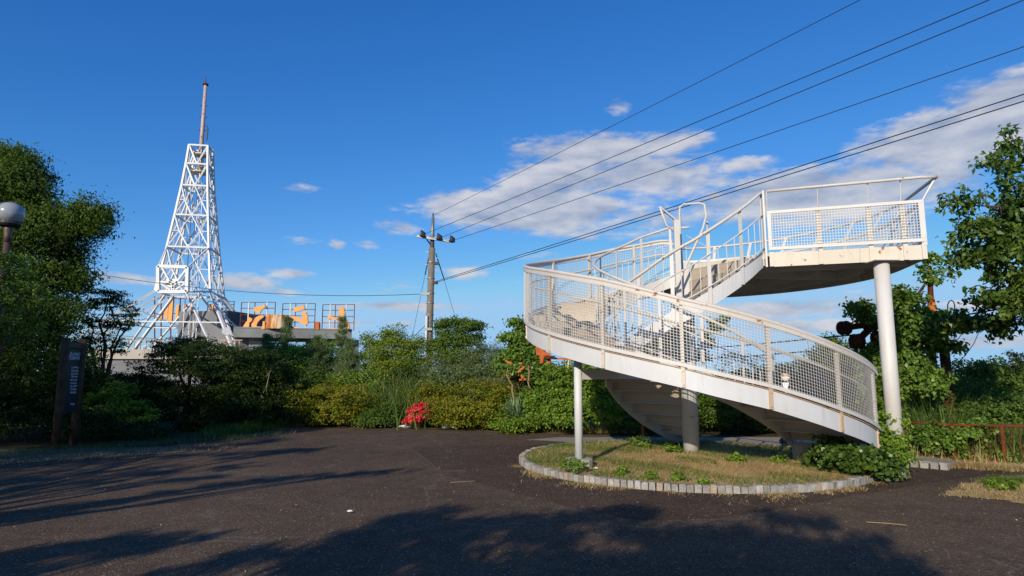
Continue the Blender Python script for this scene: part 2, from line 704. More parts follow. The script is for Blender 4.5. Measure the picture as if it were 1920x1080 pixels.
M = {}
M['asphalt'] = material('asphalt', lambda *a: _asphalt(*a))
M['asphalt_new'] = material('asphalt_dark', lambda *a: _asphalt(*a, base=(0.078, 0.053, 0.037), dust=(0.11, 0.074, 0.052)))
M['concrete_path'] = rough_mat('path_concrete', (0.22, 0.19, 0.155), (0.34, 0.295, 0.24), 2.5)
M['seam'] = rough_mat('dusty_seam', (0.09, 0.066, 0.046), (0.17, 0.13, 0.095), 9.0, 0.95, 0.3)
M['soil'] = rough_mat('soil', (0.10, 0.075, 0.045), (0.20, 0.15, 0.085), 2.0, 0.95, 0.6, 18)
M['dry_soil'] = rough_mat('dry_turf_soil', (0.30, 0.21, 0.095), (0.48, 0.36, 0.18), 1.6, 0.95, 0.6, 22)
M['forest_floor'] = rough_mat('forest_floor', (0.03, 0.035, 0.015), (0.07, 0.06, 0.03), 0.6, 0.95, 0.5, 5)
M['granite'] = rough_mat('granite', (0.20, 0.185, 0.165), (0.37, 0.35, 0.32), 22, 0.8, 0.5, 60)
def _granite(nt, n, l, b, tone=(1, 1, 1)):
    oi = n.new('ShaderNodeObjectInfo')
    a = _noise(nt, 60, 6, 0.7, _pos(nt))
    col = _mix(nt, _range(nt, a, 0.35, 0.65), tuple(.22 * k for k in tone), tuple(.45 * k for k in tone))
    stain = _noise(nt, 5, 5, 0.6, _pos(nt))
    col = _mix(nt, _range(nt, stain, 0.5, 0.7, 0, .6), col, (.16, .125, .08))
    v = n.new('ShaderNodeVectorMath')
    v.operation = 'SCALE'
    l.new(col, v.inputs[0])
    l.new(_range(nt, oi.outputs['Random'], 0, 1, .7, 1.2), v.inputs['Scale'])
    l.new(v.outputs[0], b.inputs['Base Color'])
    b.inputs['Roughness'].default_value = .85
    b.inputs['Specular IOR Level'].default_value = .15
    _bump(nt, b, a, .5, .01)


M['granite'] = material('granite_sett', lambda *a: _granite(*a, tone=(1, .95, .87)))
M['granite_brown'] = rough_mat('granite_brown', (0.26, 0.20, 0.14), (0.42, 0.34, 0.25), 20, 0.8, 0.5, 60)
M['concrete'] = rough_mat('concrete', (0.26, 0.25, 0.21), (0.44, 0.42, 0.37), 3.0, 0.9, 0.35, 35)
M['white'] = painted('white_paint', (0.595, 0.585, 0.57), 0.4)
M['white_clean'] = painted('white_paint_stringer', (0.585, 0.60, 0.625), 0.0, streak=False)
M['white_worn'] = painted('white_paint_worn', (0.58, 0.53, 0.45), 0.95)
M['white_tread'] = painted('cream_paint_steps', (0.44, 0.37, 0.285), 0.65)
M['white_spot'] = painted('white_paint_rail', (0.59, 0.555, 0.515), 0.85, streak=False)
M['rusty_bracket'] = painted('rusty_bracket', (0.50, 0.37, 0.25), 1.1)
M['rusty_edge'] = painted('rusty_flange', (0.42, 0.27, 0.17), 1.0)
M['tower'] = painted('tower_paint', (0.63, 0.65, 0.68), 0.0, streak=False)
M['mast'] = painted('mast_paint', (0.52, 0.38, 0.34), 1.3)
M['rust'] = rough_mat('rust', (0.07, 0.022, 0.012), (0.21, 0.058, 0.022), 6, 0.9, 0.5, 40)
M['rust_dark'] = rough_mat('rust_dark', (0.035, 0.015, 0.01), (0.13, 0.04, 0.018), 6, 0.85, 0.4, 30)
M['rust_orange'] = rough_mat('rust_orange', (0.36, 0.085, 0.025), (0.55, 0.16, 0.05), 5, 0.8, 0.4, 30)
M['orange'] = rough_mat('orange_sign_paint', (0.66, 0.26, 0.045), (0.78, 0.35, 0.085), 1.5, 0.6, 0.1)
def _tank(nt, n, l, b):
    a = _noise(nt, 1.0, 5, 0.6, _pos(nt, (3.2, 3.2, .45)))
    l.new(_ramp(nt, a, [(0.36, (.66, .58, .44)), (0.47, (.60, .45, .27)), (0.54, (.50, .20, .05)), (0.64, (.33, .10, .025))]), b.inputs['Base Color'])
    b.inputs['Roughness'].default_value = .8


M['tank'] = material('rust_streaked_drum', _tank)
M['grey_wall'] = rough_mat('grey_wall', (0.15, 0.155, 0.165), (0.21, 0.215, 0.225), 0.7, 0.9, 0.2)
M['grey_dark'] = rough_mat('grey_sheet', (0.07, 0.07, 0.075), (0.12, 0.12, 0.125), 1.0, 0.8, 0.2)
M['grey_roof'] = rough_mat('grey_fascia', (0.14, 0.15, 0.15), (0.24, 0.25, 0.25), 0.5, 0.9, 0.2)
M['stained'] = painted('stained_concrete', (0.42, 0.38, 0.33), 0.7, (0.26, 0.13, 0.06), 0.9)
M['pole'] = rough_mat('pole_concrete', (0.13, 0.11, 0.085), (0.21, 0.185, 0.15), 2.5, 0.9, 0.2)
M['galv'] = rough_mat('galvanised', (0.19, 0.19, 0.19), (0.30, 0.30, 0.295), 6, 0.5, 0.1, 30, 0.5)
M['black'] = rough_mat('black_rubber', (0.012, 0.012, 0.013), (0.03, 0.03, 0.03), 6, 0.6, 0.1)
M['wire'] = rough_mat('cable', (0.012, 0.012, 0.014), (0.02, 0.02, 0.022), 6, 0.5, 0.1)
M['brown_pole'] = rough_mat('brown_lamp_paint', (0.06, 0.035, 0.025), (0.10, 0.06, 0.045), 5, 0.5, 0.1)
M['bark'] = rough_mat('bark', (0.045, 0.032, 0.022), (0.13, 0.10, 0.075), 5, 0.95, 0.8, 25)
M['pale_bark'] = rough_mat('pale_bark', (0.16, 0.12, 0.085), (0.30, 0.24, 0.18), 5, 0.95, 0.6, 25)
M['wood'] = rough_mat('weathered_wood', (0.05, 0.03, 0.018), (0.13, 0.08, 0.048), 4, 0.85, 0.4, 20)
M['board'] = rough_mat('dark_board', (0.012, 0.012, 0.014), (0.022, 0.022, 0.025), 3, 0.55, 0.1)
M['print'] = rough_mat('white_print', (0.62, 0.63, 0.66), (0.75, 0.76, 0.78), 20, 0.7, 0.0)
M['yellow'] = rough_mat('yellow_hose', (0.62, 0.40, 0.02), (0.75, 0.5, 0.04), 6, 0.5, 0.1)
M['litter'] = rough_mat('white_litter', (0.72, 0.73, 0.75), (0.84, 0.85, 0.86), 9, 0.6, 0.3)
M['dead'] = leaf_mat('dead_stalk', [(0.0, (0.22, 0.14, 0.07)), (1.0, (0.40, 0.29, 0.16))], 0.1, 0.8, 0.1, 1.0)
M['skin'] = rough_mat('skin', (0.50, 0.29, 0.21), (0.55, 0.33, 0.24), 9, 0.5, 0.02)
M['hair'] = rough_mat('dark_hair', (0.012, 0.009, 0.008), (0.03, 0.022, 0.02), 40, 0.5, 0.4, 60)
M['jacket'] = rough_mat('dark_jacket', (0.018, 0.016, 0.022), (0.03, 0.026, 0.034), 8, 0.85, 0.2)
M['cloth_white'] = rough_mat('white_cloth', (0.76, 0.76, 0.77), (0.82, 0.82, 0.83), 8, 0.8, 0.1)


def _globe(nt, n, l, b):
    b.inputs['Base Color'].default_value = (0.42, 0.46, 0.50, 1)
    b.inputs['Roughness'].default_value = 0.18
    b.inputs['Transmission Weight'].default_value = 0.35
    b.inputs['Specular IOR Level'].default_value = 0.5


M['globe'] = material('smoky_globe', _globe)
M['globe_metal'] = rough_mat('brushed_shade', (0.55, 0.55, 0.56), (0.68, 0.68, 0.69), 5, 0.38, 0.05, 30, 0.8)
G = [(0.0, (0.028, 0.05, 0.010)), (0.5, (0.055, 0.095, 0.016)), (1.0, (0.10, 0.14, 0.025))]
M['leaf_mid'] = leaf_mat('leaf_mid_green', G, gain=1.75)
M['leaf_oak'] = leaf_mat('leaf_oak', G, gain=1.3)
M['leaf_yellow'] = leaf_mat('leaf_yellow_green', [(0.0, (0.055, 0.08, 0.012)), (0.55, (0.088, 0.122, 0.014)), (1.0, (0.15, 0.17, 0.022))], gain=2.0)
M['leaf_azalea'] = leaf_mat('leaf_azalea', [(0.0, (0.035, 0.058, 0.007)), (0.45, (0.095, 0.110, 0.010)), (0.72, (0.145, 0.125, 0.014)), (0.88, (0.155, 0.088, 0.016)), (1.0, (0.16, 0.058, 0.017))], gain=2.0)
M['leaf_fresh'] = leaf_mat('leaf_fresh', [(0.0, (0.045, 0.085, 0.012)), (0.6, (0.10, 0.155, 0.02)), (1.0, (0.17, 0.22, 0.03))], gain=1.85)
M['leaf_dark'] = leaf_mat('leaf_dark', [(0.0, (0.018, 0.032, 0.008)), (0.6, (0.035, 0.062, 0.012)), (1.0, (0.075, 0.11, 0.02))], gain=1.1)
M['leaf_cherry'] = leaf_mat('leaf_cherry', [(0.0, (0.030, 0.060, 0.010)), (0.5, (0.055, 0.105, 0.016)), (1.0, (0.13, 0.18, 0.025))], 0.3, 0.4, 0.4, gain=1.2)
M['leaf_vine'] = leaf_mat('leaf_vine', [(0.0, (0.045, 0.085, 0.014)), (0.5, (0.085, 0.145, 0.022)), (1.0, (0.15, 0.22, 0.035))], 0.35, 0.4, 0.4, gain=1.6)
M['leaf_olive'] = leaf_mat('leaf_olive', [(0.0, (0.05, 0.07, 0.025)), (0.6, (0.10, 0.13, 0.05)), (1.0, (0.16, 0.19, 0.08))], gain=1.6)
M['leaf_pine'] = leaf_mat('pine_needle', [(0.0, (0.035, 0.06, 0.018)), (0.6, (0.07, 0.11, 0.035)), (1.0, (0.12, 0.16, 0.05))], 0.1, 0.5, 0.3, gain=1.5)
M['leaf_yucca'] = leaf_mat('yucca_leaf', [(0.0, (0.06, 0.11, 0.05)), (0.6, (0.10, 0.17, 0.075)), (1.0, (0.20, 0.26, 0.12))], 0.1, 0.4, 0.5)
M['petal'] = leaf_mat('azalea_petal', [(0.0, (0.62, 0.045, 0.06)), (0.6, (0.78, 0.09, 0.10)), (1.0, (0.85, 0.17, 0.17))], 0.3, 0.6, 0.2, 1.0)
M['reed'] = leaf_mat('reed_blade', [(0.0, (0.035, 0.065, 0.014)), (0.6, (0.075, 0.12, 0.025)), (0.9, (0.13, 0.17, 0.045)), (1.0, (0.26, 0.20, 0.09))], 0.25, 0.5, 0.3, gain=1.5)
M['grass'] = leaf_mat('grass_blade', [(0.0, (0.05, 0.09, 0.015)), (0.6, (0.10, 0.16, 0.025)), (1.0, (0.18, 0.22, 0.05))], 0.25, 0.6, 0.2)
M['straw'] = leaf_mat('straw_blade', [(0.0, (0.24, 0.165, 0.07)), (0.5, (0.42, 0.31, 0.14)), (0.85, (0.52, 0.41, 0.21)), (1.0, (0.20, 0.23, 0.05))], 0.3, 0.8, 0.05, 1.2)

# ------------------------------------------------------------------ the setting: hilltop, asphalt, path, planter bed


def terrain():
    xs = np.concatenate([np.linspace(-2500, -120, 14), np.linspace(-100, 100, 51), np.linspace(120, 2500, 14)])
    ys = np.concatenate([np.linspace(-400, -40, 8), np.linspace(-36, 110, 60), np.linspace(125, 4500, 22)])
    X, Y = np.meshgrid(xs, ys)
    d = np.sqrt(X ** 2 + (Y - 20) ** 2)
    t = np.clip((d - 70) / 330, 0, 1)
    Z = -0.03 - 60 * t * t * (3 - 2 * t) + np.where((d > 30) & (d < 300), 0.25 * np.sin(X * 0.21) * np.cos(Y * 0.17), 0)
    nx, ny = len(xs), len(ys)
    V = np.stack([X, Y, Z], 2).reshape(-1, 3)
    i = (np.arange(ny - 1)[:, None] * nx + np.arange(nx - 1)[None]).ravel()
    Q = np.stack([i, i + 1, i + nx + 1, i + nx], 1)
    o = np_mesh('ground', V, Q, M['forest_floor'])
    o['kind'] = 'structure'


terrain()


def sheet(name, pts, z, m):
    mb = MB()
    mb.add([(x, y, z) for x, y in pts], [tuple(range(len(pts)))])
    o = mb.build(name, m)
    o['kind'] = 'structure'
    return o


def wavy(pts, amp, n, rng):
    """subdivide a polyline with small irregularities"""
    out = []
    for a, b in zip(pts[:-1], pts[1:]):
        for i in range(n):
            t = i / n
            out.append((a[0] + (b[0] - a[0]) * t + rng.normal() * amp, a[1] + (b[1] - a[1]) * t + rng.normal() * amp))
    out.append(pts[-1])
    return out


def gpts(l):
    return [tuple(ground(x, y).xy) for x, y in l]


_rng = np.random.default_rng(3)
edge = gpts([(0, 872), (150, 851), (300, 838), (450, 820), (530, 803), (640, 799), (760, 800), (900, 806), (1000, 812)])
edge = [(-60, 6.0), (-20, 8.5)] + edge + [(4.0, 16.4), (9.0, 16.6), (11.0, 14.0), (9.6, 11.6), (10.4, 10.7), (14, 10.9), (40, 12)]
edge = wavy(edge, 0.045, 6, _rng)
sheet('asphalt', edge + [(60, -30), (-60, -30)], 0.0, M['asphalt'])
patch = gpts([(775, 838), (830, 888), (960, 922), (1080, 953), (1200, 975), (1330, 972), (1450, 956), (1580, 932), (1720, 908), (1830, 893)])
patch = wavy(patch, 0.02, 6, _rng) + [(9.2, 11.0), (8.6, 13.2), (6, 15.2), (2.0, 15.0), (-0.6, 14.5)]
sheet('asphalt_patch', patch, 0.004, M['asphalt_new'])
sheet('path', wavy([(0.35, 15.6), (2.6, 14.3), (6.4, 14.2), (9.2, 14.5)], 0.02, 5, _rng) + [(9.4, 16.1), (4, 16.25), (1.2, 16.2)], 0.008, M['concrete_path'])
verge = wavy([(-60, 5.8), (-20, 7.6), (-9.7, 10.8), (-8.2, 12.0), (-6.7, 13.2)], 0.08, 6, _rng) + [(-7.0, 14.3), (-10.5, 13.6), (-20, 12), (-60, 10)]
sheet('verge', verge, 0.008, M['soil'])
verge = wavy(gpts([(520, 806), (640, 803), (760, 804), (900, 809), (1010, 815)]), 0.06, 6, _rng) + [(2.5, 17.4), (-8.5, 19.6)]
sheet('verge', verge, 0.004, M['soil'])
sheet('verge', wavy(gpts([(1700, 874), (1800, 878), (1930, 884)]), 0.05, 6, _rng) + [(14, 12.2), (14, 13.4), (7.8, 13.2)], 0.008, M['dry_soil'])
sheet('dry_patch', wavy(gpts([(1775, 932), (1800, 912), (1850, 900), (1960, 892), (2050, 905), (2050, 950), (1920, 945), (1840, 934), (1775, 932)]), 0.06, 5, _rng)[:-1], 0.008, M['dry_soil'])

for line in ([(405, 925), (440, 952), (487, 985), (535, 1012)], [(760, 838), (800, 862), (832, 890)]):
    a = [ground(x, y) for x, y in line]
    mb = MB()
    for p, q in zip(a[:-1], a[1:]):
        n_ = (q - p).cross(Vector((0, 0, 1))).normalized() * .011
        mb.add([p - n_ + Vector((0, 0, .008)), p + n_ + Vector((0, 0, .008)), q + n_ + Vector((0, 0, .008)), q - n_ + Vector((0, 0, .008))], [(0, 1, 2, 3)])
    mb.build('asphalt_seam', M['seam'])['kind'] = 'structure'

PC, PR = Vector((3.16, 11.73, 0)), 2.98      # centre and radius of the round bed


def planter():
    mb = MB()
    n, rings = 72, 10
    vs = [(PC.x, PC.y, 0.17)]
    for i in range(1, rings + 1):
        r = (PR - 0.03) * i / rings
        for k in range(n):
            a = 2 * math.pi * k / n
            vs.append((PC.x + r * math.cos(a), PC.y + r * math.sin(a), 0.082 + 0.085 * (1 - (i / rings) ** 2) + 0.012 * math.sin(k * 1.7 + i)))
    fs = [(0, 1 + k, 1 + (k + 1) % n) for k in range(n)]
    for i in range(rings - 1):
        for k in range(n):
            a, b = 1 + i * n + k, 1 + i * n + (k + 1) % n
            fs.append((a, a + n, b + n, b))
    mb.add(vs, fs)
    bed = mb.build('planter_bed', M['dry_soil'], None, True)
    bed['kind'] = 'structure'
    # kerb stones, one by one
    N = 188
    protos = []
    rng = np.random.default_rng(11)
    for j in range(5):
        s = MB()
        w, dpt, h = 0.087, 0.10, 0.106
        c = 0.008
        q = lambda: rng.normal() * 0.004
        vs = []
        for z, k in ((-0.03, 0), (h - c, 0), (h, c)):
            for sx, sy in ((-1, -1), (1, -1), (1, 1), (-1, 1)):
                vs.append((sx * (w / 2 - k) + q(), sy * (dpt / 2 - k) + q(), z + (q() if z > 0 else 0)))
        fs = [(3, 2, 1, 0), (8, 9, 10, 11)]
        for i in (0, 4):
            fs += [(i + k, i + (k + 1) % 4, i + 4 + (k + 1) % 4, i + 4 + k) for k in range(4)]
        s.add(vs, fs)
        protos.append(s.build('kerb_stone', M['granite_brown'] if j == 4 else M['granite'], bed))
    for k in range(N):
        a = 2 * math.pi * (k + 0.5) / N
        j = int(rng.integers(0, 4)) if rng.random() > 0.12 else 4
        o = protos[k] if k < 5 else protos[j].copy()
        if k >= 5:
            COL.objects.link(o)
            o.parent = bed
        o.location = (PC.x + PR * math.cos(a), PC.y + PR * math.sin(a), float(rng.normal() * 0.004))
        o.rotation_euler = (float(rng.normal() * 0.02), float(rng.normal() * 0.03), a + math.pi / 2 + float(rng.normal() * 0.03))
    # low kerbed shelf at the right, behind the bed
    a, b = ground(1672, 872), ground(1782, 882)
    a, b = Vector((a.x, a.y, 0)), Vector((b.x, b.y, 0))
    d = (b - a)
    L = d.length
    d.normalize()
    nrm = Vector((-d.y, d.x, 0))
    mb = MB()
    p = [a + nrm * 0.09, b + nrm * 0.09 - d * 0.05, b + nrm * 0.5, a + nrm * 1.3 - d * 0.5]
    mb.prism([(q.x, q.y, -0.02) for q in p], (0, 0, 0.125))
    shelf = mb.build('raised_path', M['concrete_path'])
    shelf['kind'] = 'structure'
    k = int(L / 0.125)
    for i in range(k):
        o = protos[i % 4].copy()
        COL.objects.link(o)
        o.parent = shelf
        q = a + d * (L * (i + 0.5) / k)
        o.location = (q.x, q.y, float(rng.normal() * 0.006))
        o.scale = (1.25, 1.1, 1.05)
        o.rotation_euler = (0, 0, math.atan2(d.y, d.x) + float(rng.normal() * 0.05))


planter()

# ------------------------------------------------------------------ the white viewing stair
SCX, SCY = 3.32, 11.95
STAIR = thing('viewing_stair', 'rusting white steel spiral stair with wire mesh sides rising to a viewing deck', 'stair', (SCX, SCY, 0))


def ang(a, r, z):
    t = math.radians(a)
    return Vector((SCX + r * math.cos(t), SCY + r * math.sin(t), z))


# outer flight: t is the clockwise angle; heights measured along it
A_T = [30, 37.5, 62.6, 84, 99, 106.6, 128.6, 151.8, 200, 218, 242, 254.6, 274.6, 281]
A_S = [0.58, 0.68, 1.03, 1.36, 1.55, 1.66, 1.93, 2.22, 2.80, 3.02, 3.33, 3.50, 3.72, 3.72]
A_R = [1.60, 1.66, 2.00, 2.33, 2.55, 2.66, 3.02, 3.32, 3.87, 4.08, 4.39, 4.58, 4.79, 4.79]


def a_top(t):
    return float(np.interp(t, A_T, A_S))


def a_rail(t):
    return float(np.interp(t, A_T, A_R))


# inner flight: b is the counter-clockwise angle
B_T = [70, 93.5, 111.5, 127.5, 141, 160, 180, 200, 220, 228, 249, 260, 277, 291, 308, 313]
B_B = [0.02, 0.25, 0.52, 0.80, 1.05, 1.33, 1.56, 1.77, 2.00, 2.09, 2.40, 2.54, 2.82, 3.06, 3.36, 3.43]


def b_bot(b):
    return float(np.interp(b, B_T, B_B))


def b_top(b):
    return b_bot(b) + 0.28


def helix(mb, t0, t1, r0, r1, zlo, zhi, sign, step=3.0):
    n = max(2, int(abs(t1 - t0) / step))
    secs = []
    for i in range(n + 1):
        t = t0 + (t1 - t0) * i / n
        a = sign * t
        secs.append((ang(a, r0, zlo(t)), ang(a, r1, zlo(t)), ang(a, r1, zhi(t)), ang(a, r0, zhi(t))))
    mb.sweep(secs)
    return mb


def helix_tube(mb, t0, t1, r, z, sign, rad, step=3.0, n=8):
    k = max(2, int(abs(t1 - t0) / step))
    mb.tube([ang(sign * (t0 + (t1 - t0) * i / k), r, z(t0 + (t1 - t0) * i / k)) for i in range(k + 1)], rad, n)
    return mb


def sector(mb, a0, a1, r0, r1, z0, z1, n=4):
    secs = []
    for i in range(n + 1):
        a = a0 + (a1 - a0) * i / n
        secs.append((ang(a, r0, z0), ang(a, r1, z0), ang(a, r1, z1), ang(a, r0, z1)))
    return mb.sweep(secs)


A0, A1 = 33.0, 281.0
RO, RI = 3.06, 1.72


def outer_flight():
    helix(MB(), A0, A1, RO - 0.012, RO, lambda t: a_top(t) - 0.27, a_top, -1).build('outer_stringer', M['white_clean'], STAIR)
    helix(MB(), A0, A1, RO - 0.06, RO + 0.022, lambda t: a_top(t) + 0.002, lambda t: a_top(t) + 0.014, -1).build('stringer_flange', M['rusty_edge'], STAIR)
    helix(MB(), A0, A1, RI, RI + 0.012, lambda t: a_top(t) - 0.27, a_top, -1).build('inner_stringer', M['white'], STAIR)
    n = 17
    da = (A1 - A0) / n
    zs = [a_top(A0 + da * (i + 0.5)) - 0.05 for i in range(n)]
    for i in range(n):
        s0, s1 = A0 + da * i, A0 + da * (i + 1)
        zt = zs[i]
        sector(MB(), -s0, -s1 - 1.6, RI + 0.014, RO - 0.014, zt - 0.02, zt).build('tread', M['white_tread'], STAIR)
        zb = zs[i - 1] if i else zt - 0.2
        sector(MB(), -s0 - 0.25, -s0 - 0.02, RI + 0.014, RO - 0.014, zb + 0.002, zt - 0.022, 1).build('riser', M['white_tread'], STAIR)
    for t0, t1, z in ((19.0, 32.9, .42), (6.0, 18.9, .25)):
        sector(MB(), -t0, -t1, RI + .02, RO - .02, 0.0, z, 4).build('step_block', M['concrete'], STAIR)
    # mesh-sided outer balustrade
    step = 22.3
    posts = [40 + step * k for k in range(11)] + [280.0]
    for i, t in enumerate(posts):
        mb = MB()
        zb, zt = a_top(t) - 0.27, a_rail(t)
        c = ang(-t, RO + 0.028, (zb + zt) / 2)
        wide = 0.10 if i in (5,) else 0.052
        R = Matrix.Rotation(math.radians(-t), 3, 'Z')
        br = MB().box(ang(-t, RO + 0.012, zb + 0.16), (0.02, 0.055, 0.30), R=R)
        mb.box(ang(-t, RO - 0.004, (zb + 0.30 + zt) / 2), (0.035, wide, zt - zb - 0.33), R=R)
        for q in (0.05, 0.24):
            br.box(ang(-t, RO + 0.026, zb + q), (0.02, 0.024, 0.024), R=R)
        br.build('bracket', M['rusty_bracket'] if t < 95 else M['white_worn'], STAIR)
        mb.build('post', M['white_worn'], STAIR)
    for t0, t1 in zip(posts[:-1], posts[1:]):
        wire_panel(t0, t1, lambda t: a_top(t) + 0.075, lambda t: a_rail(t) - 0.07, RO + 0.03, -1)
    helix(MB(), A0 + 2, A1, RO + 0.018, RO + 0.042, lambda t: a_top(t) + 0.03, lambda t: a_top(t) + 0.085, -1).build('panel_frame', M['white'], STAIR)
    helix(MB(), A0 + 2, A1, RO + 0.016, RO + 0.044, lambda t: a_rail(t) - 0.085, lambda t: a_rail(t) - 0.028, -1).build('panel_frame', M['white_spot'], STAIR)
    helix_tube(MB(), A0 + 2, A1, RO + 0.012, a_rail, -1, 0.03).build('handrail', M['white_spot'], STAIR, True)
    helix_tube(MB(), A0 + 6, A1 - 2, RO - 0.09, lambda t: a_rail(t) - 0.36, -1, 0.02).build('grab_rail', M['white_worn'], STAIR, True)
    # inner balustrade of upright bars
    E1 = 290.0
    helix_tube(MB(), 52, E1, RI, lambda t: a_rail(t), -1, 0.026).build('handrail', M['white_spot'], STAIR, True)
    helix_tube(MB(), 52, E1, RI, lambda t: a_rail(t) - 0.37, -1, 0.011, n=6).build('middle_rail', M['white'], STAIR, True)
    helix_tube(MB(), 52, E1, RI, lambda t: a_top(t) + 0.09, -1, 0.011, n=6).build('bottom_rail', M['white'], STAIR, True)
    for t in [53 + step * k for k in range(11)]:
        R = Matrix.Rotation(math.radians(-t), 3, 'Z')
        zb, zt = a_top(t) - 0.24, a_rail(t) - 0.02
        MB().box(ang(-t, RI - 0.008, (zb + zt) / 2), (0.014, 0.05, zt - zb), R=R).build('post', M['white'], STAIR)
    t = 53 + step / 4
    k = 0
    while t < E1 - 1:
        if k % 4 != 3:
            MB().tube([ang(-t, RI, a_top(t) + 0.01), ang(-t, RI, a_rail(t) - 0.37)], 0.008, 5).build('baluster', M['white'], STAIR)
        k += 1
        t += step / 4


def wire_panel(t0, t1, zlo, zhi, r, sign, cell=0.045, w=0.0056):
    """woven wire mesh of one bay: every wire is a real square bar"""
    mb = MB()
    n = max(2, int(round(math.radians(abs(t1 - t0)) * r / cell)))
    for i in range(n):
        t = t0 + (t1 - t0) * (i + 0.5) / n
        mb.beam(ang(sign * t, r, zlo(t)), ang(sign * t, r, zhi(t)), w, w * 0.6, up=(math.cos(math.radians(sign * t)), math.sin(math.radians(sign * t)), 0))
    tm = (t0 + t1) / 2
    rows = int(round((zhi(tm) - zlo(tm)) / cell))
    k = max(2, int(abs(t1 - t0) / 4))
    for j in range(rows):
        f = (j + 0.5) / rows
        secs = []
        for i in range(k + 1):
            t = t0 + (t1 - t0) * i / k
            z = zlo(t) + (zhi(t) - zlo(t)) * f
            ra = r + w * 0.6
            secs.append((ang(sign * t, ra - w * .3, z - w / 2), ang(sign * t, ra + w * .3, z - w / 2), ang(sign * t, ra + w * .3, z + w / 2), ang(sign * t, ra - w * .3, z + w / 2)))
        mb.sweep(secs)
    return mb.build('wire_mesh', M['white'], STAIR)


def inner_flight():
    b0, b1 = 70.0, 313.0
    n = 19
    da = (b1 - b0) / n
    helix(MB(), b0, b1, 1.54, 1.552, lambda b: max(0.1, b_bot(b)), b_top, 1).build('outer_stringer', M['white_clean'], STAIR)
    zs = [b_top(b0 + da * (i + 0.5)) - 0.05 for i in range(n)]
    for i in range(n):
        s0, s1 = b0 + da * i, b0 + da * (i + 1)
        sector(MB(), s0, s1 + 2.4, 0.148, 1.538, zs[i] - 0.02, zs[i]).build('tread', M['white_tread'], STAIR)
        zb = zs[i - 1] if i else zs[i] - 0.16
        sector(MB(), s0 + 0.05, s0 + 0.45, 0.148, 1.538, zb + 0.002, zs[i] - 0.022, 1).build('riser', M['white_tread'], STAIR)
    # last riser under the deck edge
    sector(MB(), b1 - 0.5, b1 - 0.05, 0.148, 1.60, zs[-1] + 0.002, 3.64, 1).build('riser', M['white_worn'], STAIR)
    hr = lambda b: b_top(b) + float(np.interp(b, [70, 215, 313], [0.95, 0.93, 1.06]))
    helix_tube(MB(), b0 + 6, b1 + 1, 1.60, hr, 1, 0.027).build('handrail', M['white_spot'], STAIR, True)
    helix_tube(MB(), b0 + 6, b1, 1.60, lambda b: hr(b) - 0.40, 1, 0.011, n=6).build('middle_rail', M['white'], STAIR, True)
    helix_tube(MB(), b0 + 6, b1, 1.60, lambda b: b_top(b) + 0.07, 1, 0.011, n=6).build('bottom_rail', M['white'], STAIR, True)
    step = 22.0
    for k in range(12):
        b = b1 - step * k
        R = Matrix.Rotation(math.radians(b), 3, 'Z')
        zb, zt = max(0.12, b_bot(b) + 0.02), hr(b) - 0.02
        MB().box(ang(b, 1.578, (zb + zt) / 2), (0.016, 0.062, zt - zb), R=R).build('post', M['white'], STAIR)
    b, k = b1 - step / 4, 0
    while b > b0 + 8:
        if k % 4 != 3:
            MB().tube([ang(b, 1.60, b_top(b) + 0.07), ang(b, 1.60, hr(b) - 0.40)], 0.008, 5).build('baluster', M['white'], STAIR)
        k += 1
        b -= step / 4


